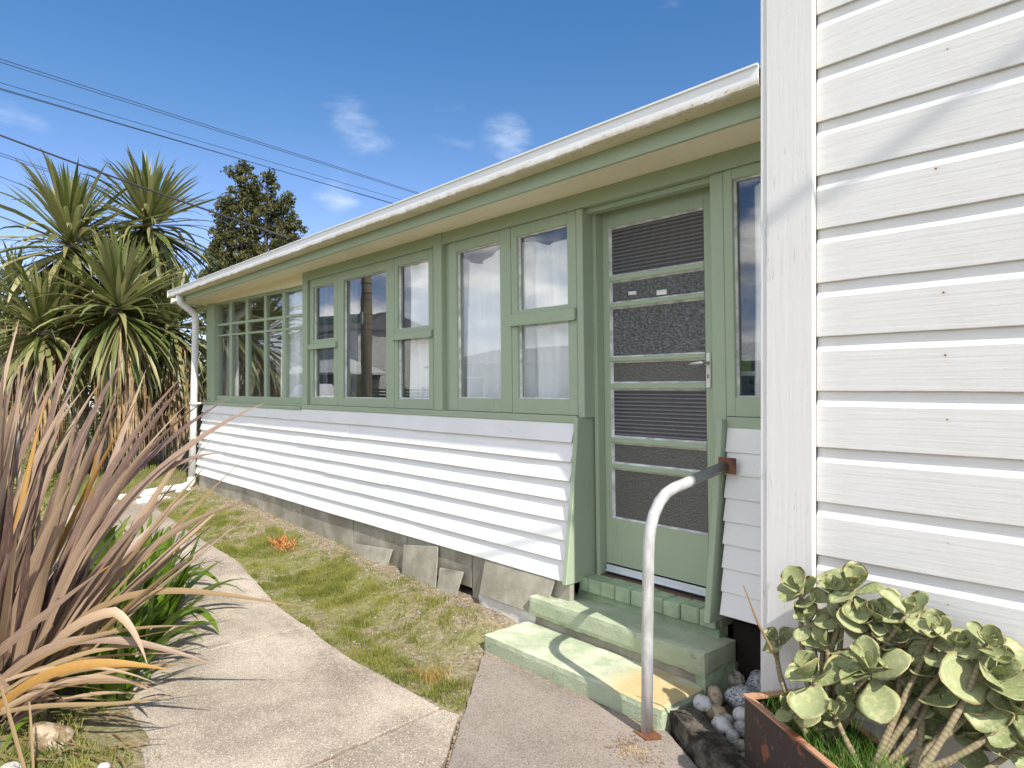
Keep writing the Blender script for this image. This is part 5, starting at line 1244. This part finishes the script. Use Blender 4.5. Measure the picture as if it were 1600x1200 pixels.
part('blade', plate(0, 1.38, 1.46, 1.66, 0, .006), 'sign', sg); part('bracket', plate(-.06, .02, 1.42, 1.70, -.01, .03), 'galv', sg)
cu = bpy.data.curves.new('t', 'FONT'); cu.body = 'LYNDHURST ST'; cu.size = .20; cu.extrude = .0015; cu.align_x = 'CENTER'; cu.align_y = 'CENTER'
to = bpy.data.objects.new('t', cu); C.objects.link(to); dg = bpy.context.evaluated_depsgraph_get(); tm = bpy.data.meshes.new_from_object(to.evaluated_get(dg)); bpy.data.objects.remove(to)
xs_ = [v.co.x for v in tm.vertices]; sc_ = 1.26/(max(xs_)-min(xs_)); mid = a_+dv*.70+nv_*.0085
Mt = Matrix(((dv.x*sc_, 0, nv_.x, mid.x), (dv.y*sc_, 0, nv_.y, mid.y), (0, 1, 0, 1.56), (0, 0, 0, 1)))
tm.transform(Mt); tm.materials.clear(); part('lettering', tm, 'signw', sg)
def wire(a, b, sag, r, label):
    A, B = Vector(a), Vector(b); n = 24; pts = [A.lerp(B, k/n)-Vector((0, 0, 4*sag*(k/n)*(1-k/n))) for k in range(n+1)]
    return solo('overhead_wire', MB().tube(pts, r, 6), 'wire', a, label, 'wire', 'overhead wires from the utility pole', smooth=True)
def w2(p1, z1, p2, z2, r, sag, label):         # wires given by two surveyed sight lines and their heights
    def at(p, z): t = z/(606-p[1]); return Vector((t*(-796.9+.665*(p[0]-800)), t*(709.6+.7469*(p[0]-800)), z))
    A, B = at(p1, z1), at(p2, z2); d_ = B-A
    wire(A-d_*.45, B+d_*1.0, sag, r, label)
w2((0, 92), 6.1, (640, 297), 6.1, .007, .0, 'topmost thin wire crossing the sky'); w2((0, 97), 6.05, (640, 299), 6.05, .007, .0, 'second wire just below the topmost')
w2((0, 129), 5.7, (622, 311), 5.7, .006, .0, 'faint third wire of the upper bundle'); w2((0, 138), 5.6, (606, 316), 5.6, .009, .0, 'fourth wire, lower of the upper bundle')
w2((0, 140), 5.58, (560, 302), 5.58, .006, .0, 'fifth wire hugging the fourth')
w2((0, 239), 4.2, (152, 291), 4.2, .006, .0, 'thin wire running behind the tallest cabbage tree'); w2((0, 243), 4.15, (152, 294), 4.15, .006, .0, 'lower twin of the thin wire behind the cabbage trees')
w2((0, 276), 3.9, (110, 318), 3.9, .006, .0, 'lowest thin wire entering from the left edge')
wire((PX, PY, 5.0), (-7.12, 3.12, 1.62), .10, .011, 'thick service cable dropping to the roof of the house')

# cable passing over the near wall (its soft shadow slants across the boards)
def up(p, t): return Vector(p)+tosun*t
wire(up((-.25, 2.355, 1.0), 4)+Vector((.6, .05, .32)), up((-1.45, 2.355, .36), 4)-Vector((1.2, 0, .6)), .0, .013, 'cable above the near white wall, casting its slanting shadow on the boards')

tw = MB()
for k in range(46):
    x, y = R.uniform(-3.3, -2.45), R.uniform(.12, .66); a = R.uniform(-.9, .9)+.4; L_ = R.uniform(.08, .34)
    z = gz(x, y)+.012; tw.tube([(x, y, z), (x+L_*.5*math.cos(a), y+L_*.5*math.sin(a), z+R.uniform(.005, .03)), (x+L_*math.cos(a), y+L_*math.sin(a), z+R.uniform(-.01, .02))], [.0035, .003, .001], 4)
solo('straw_litter', tw, 'straw', (-2.9, .4, -1.3), 'fallen straw-coloured leaf strips littering the bed at the lower left', 'litter', kind='stuff')
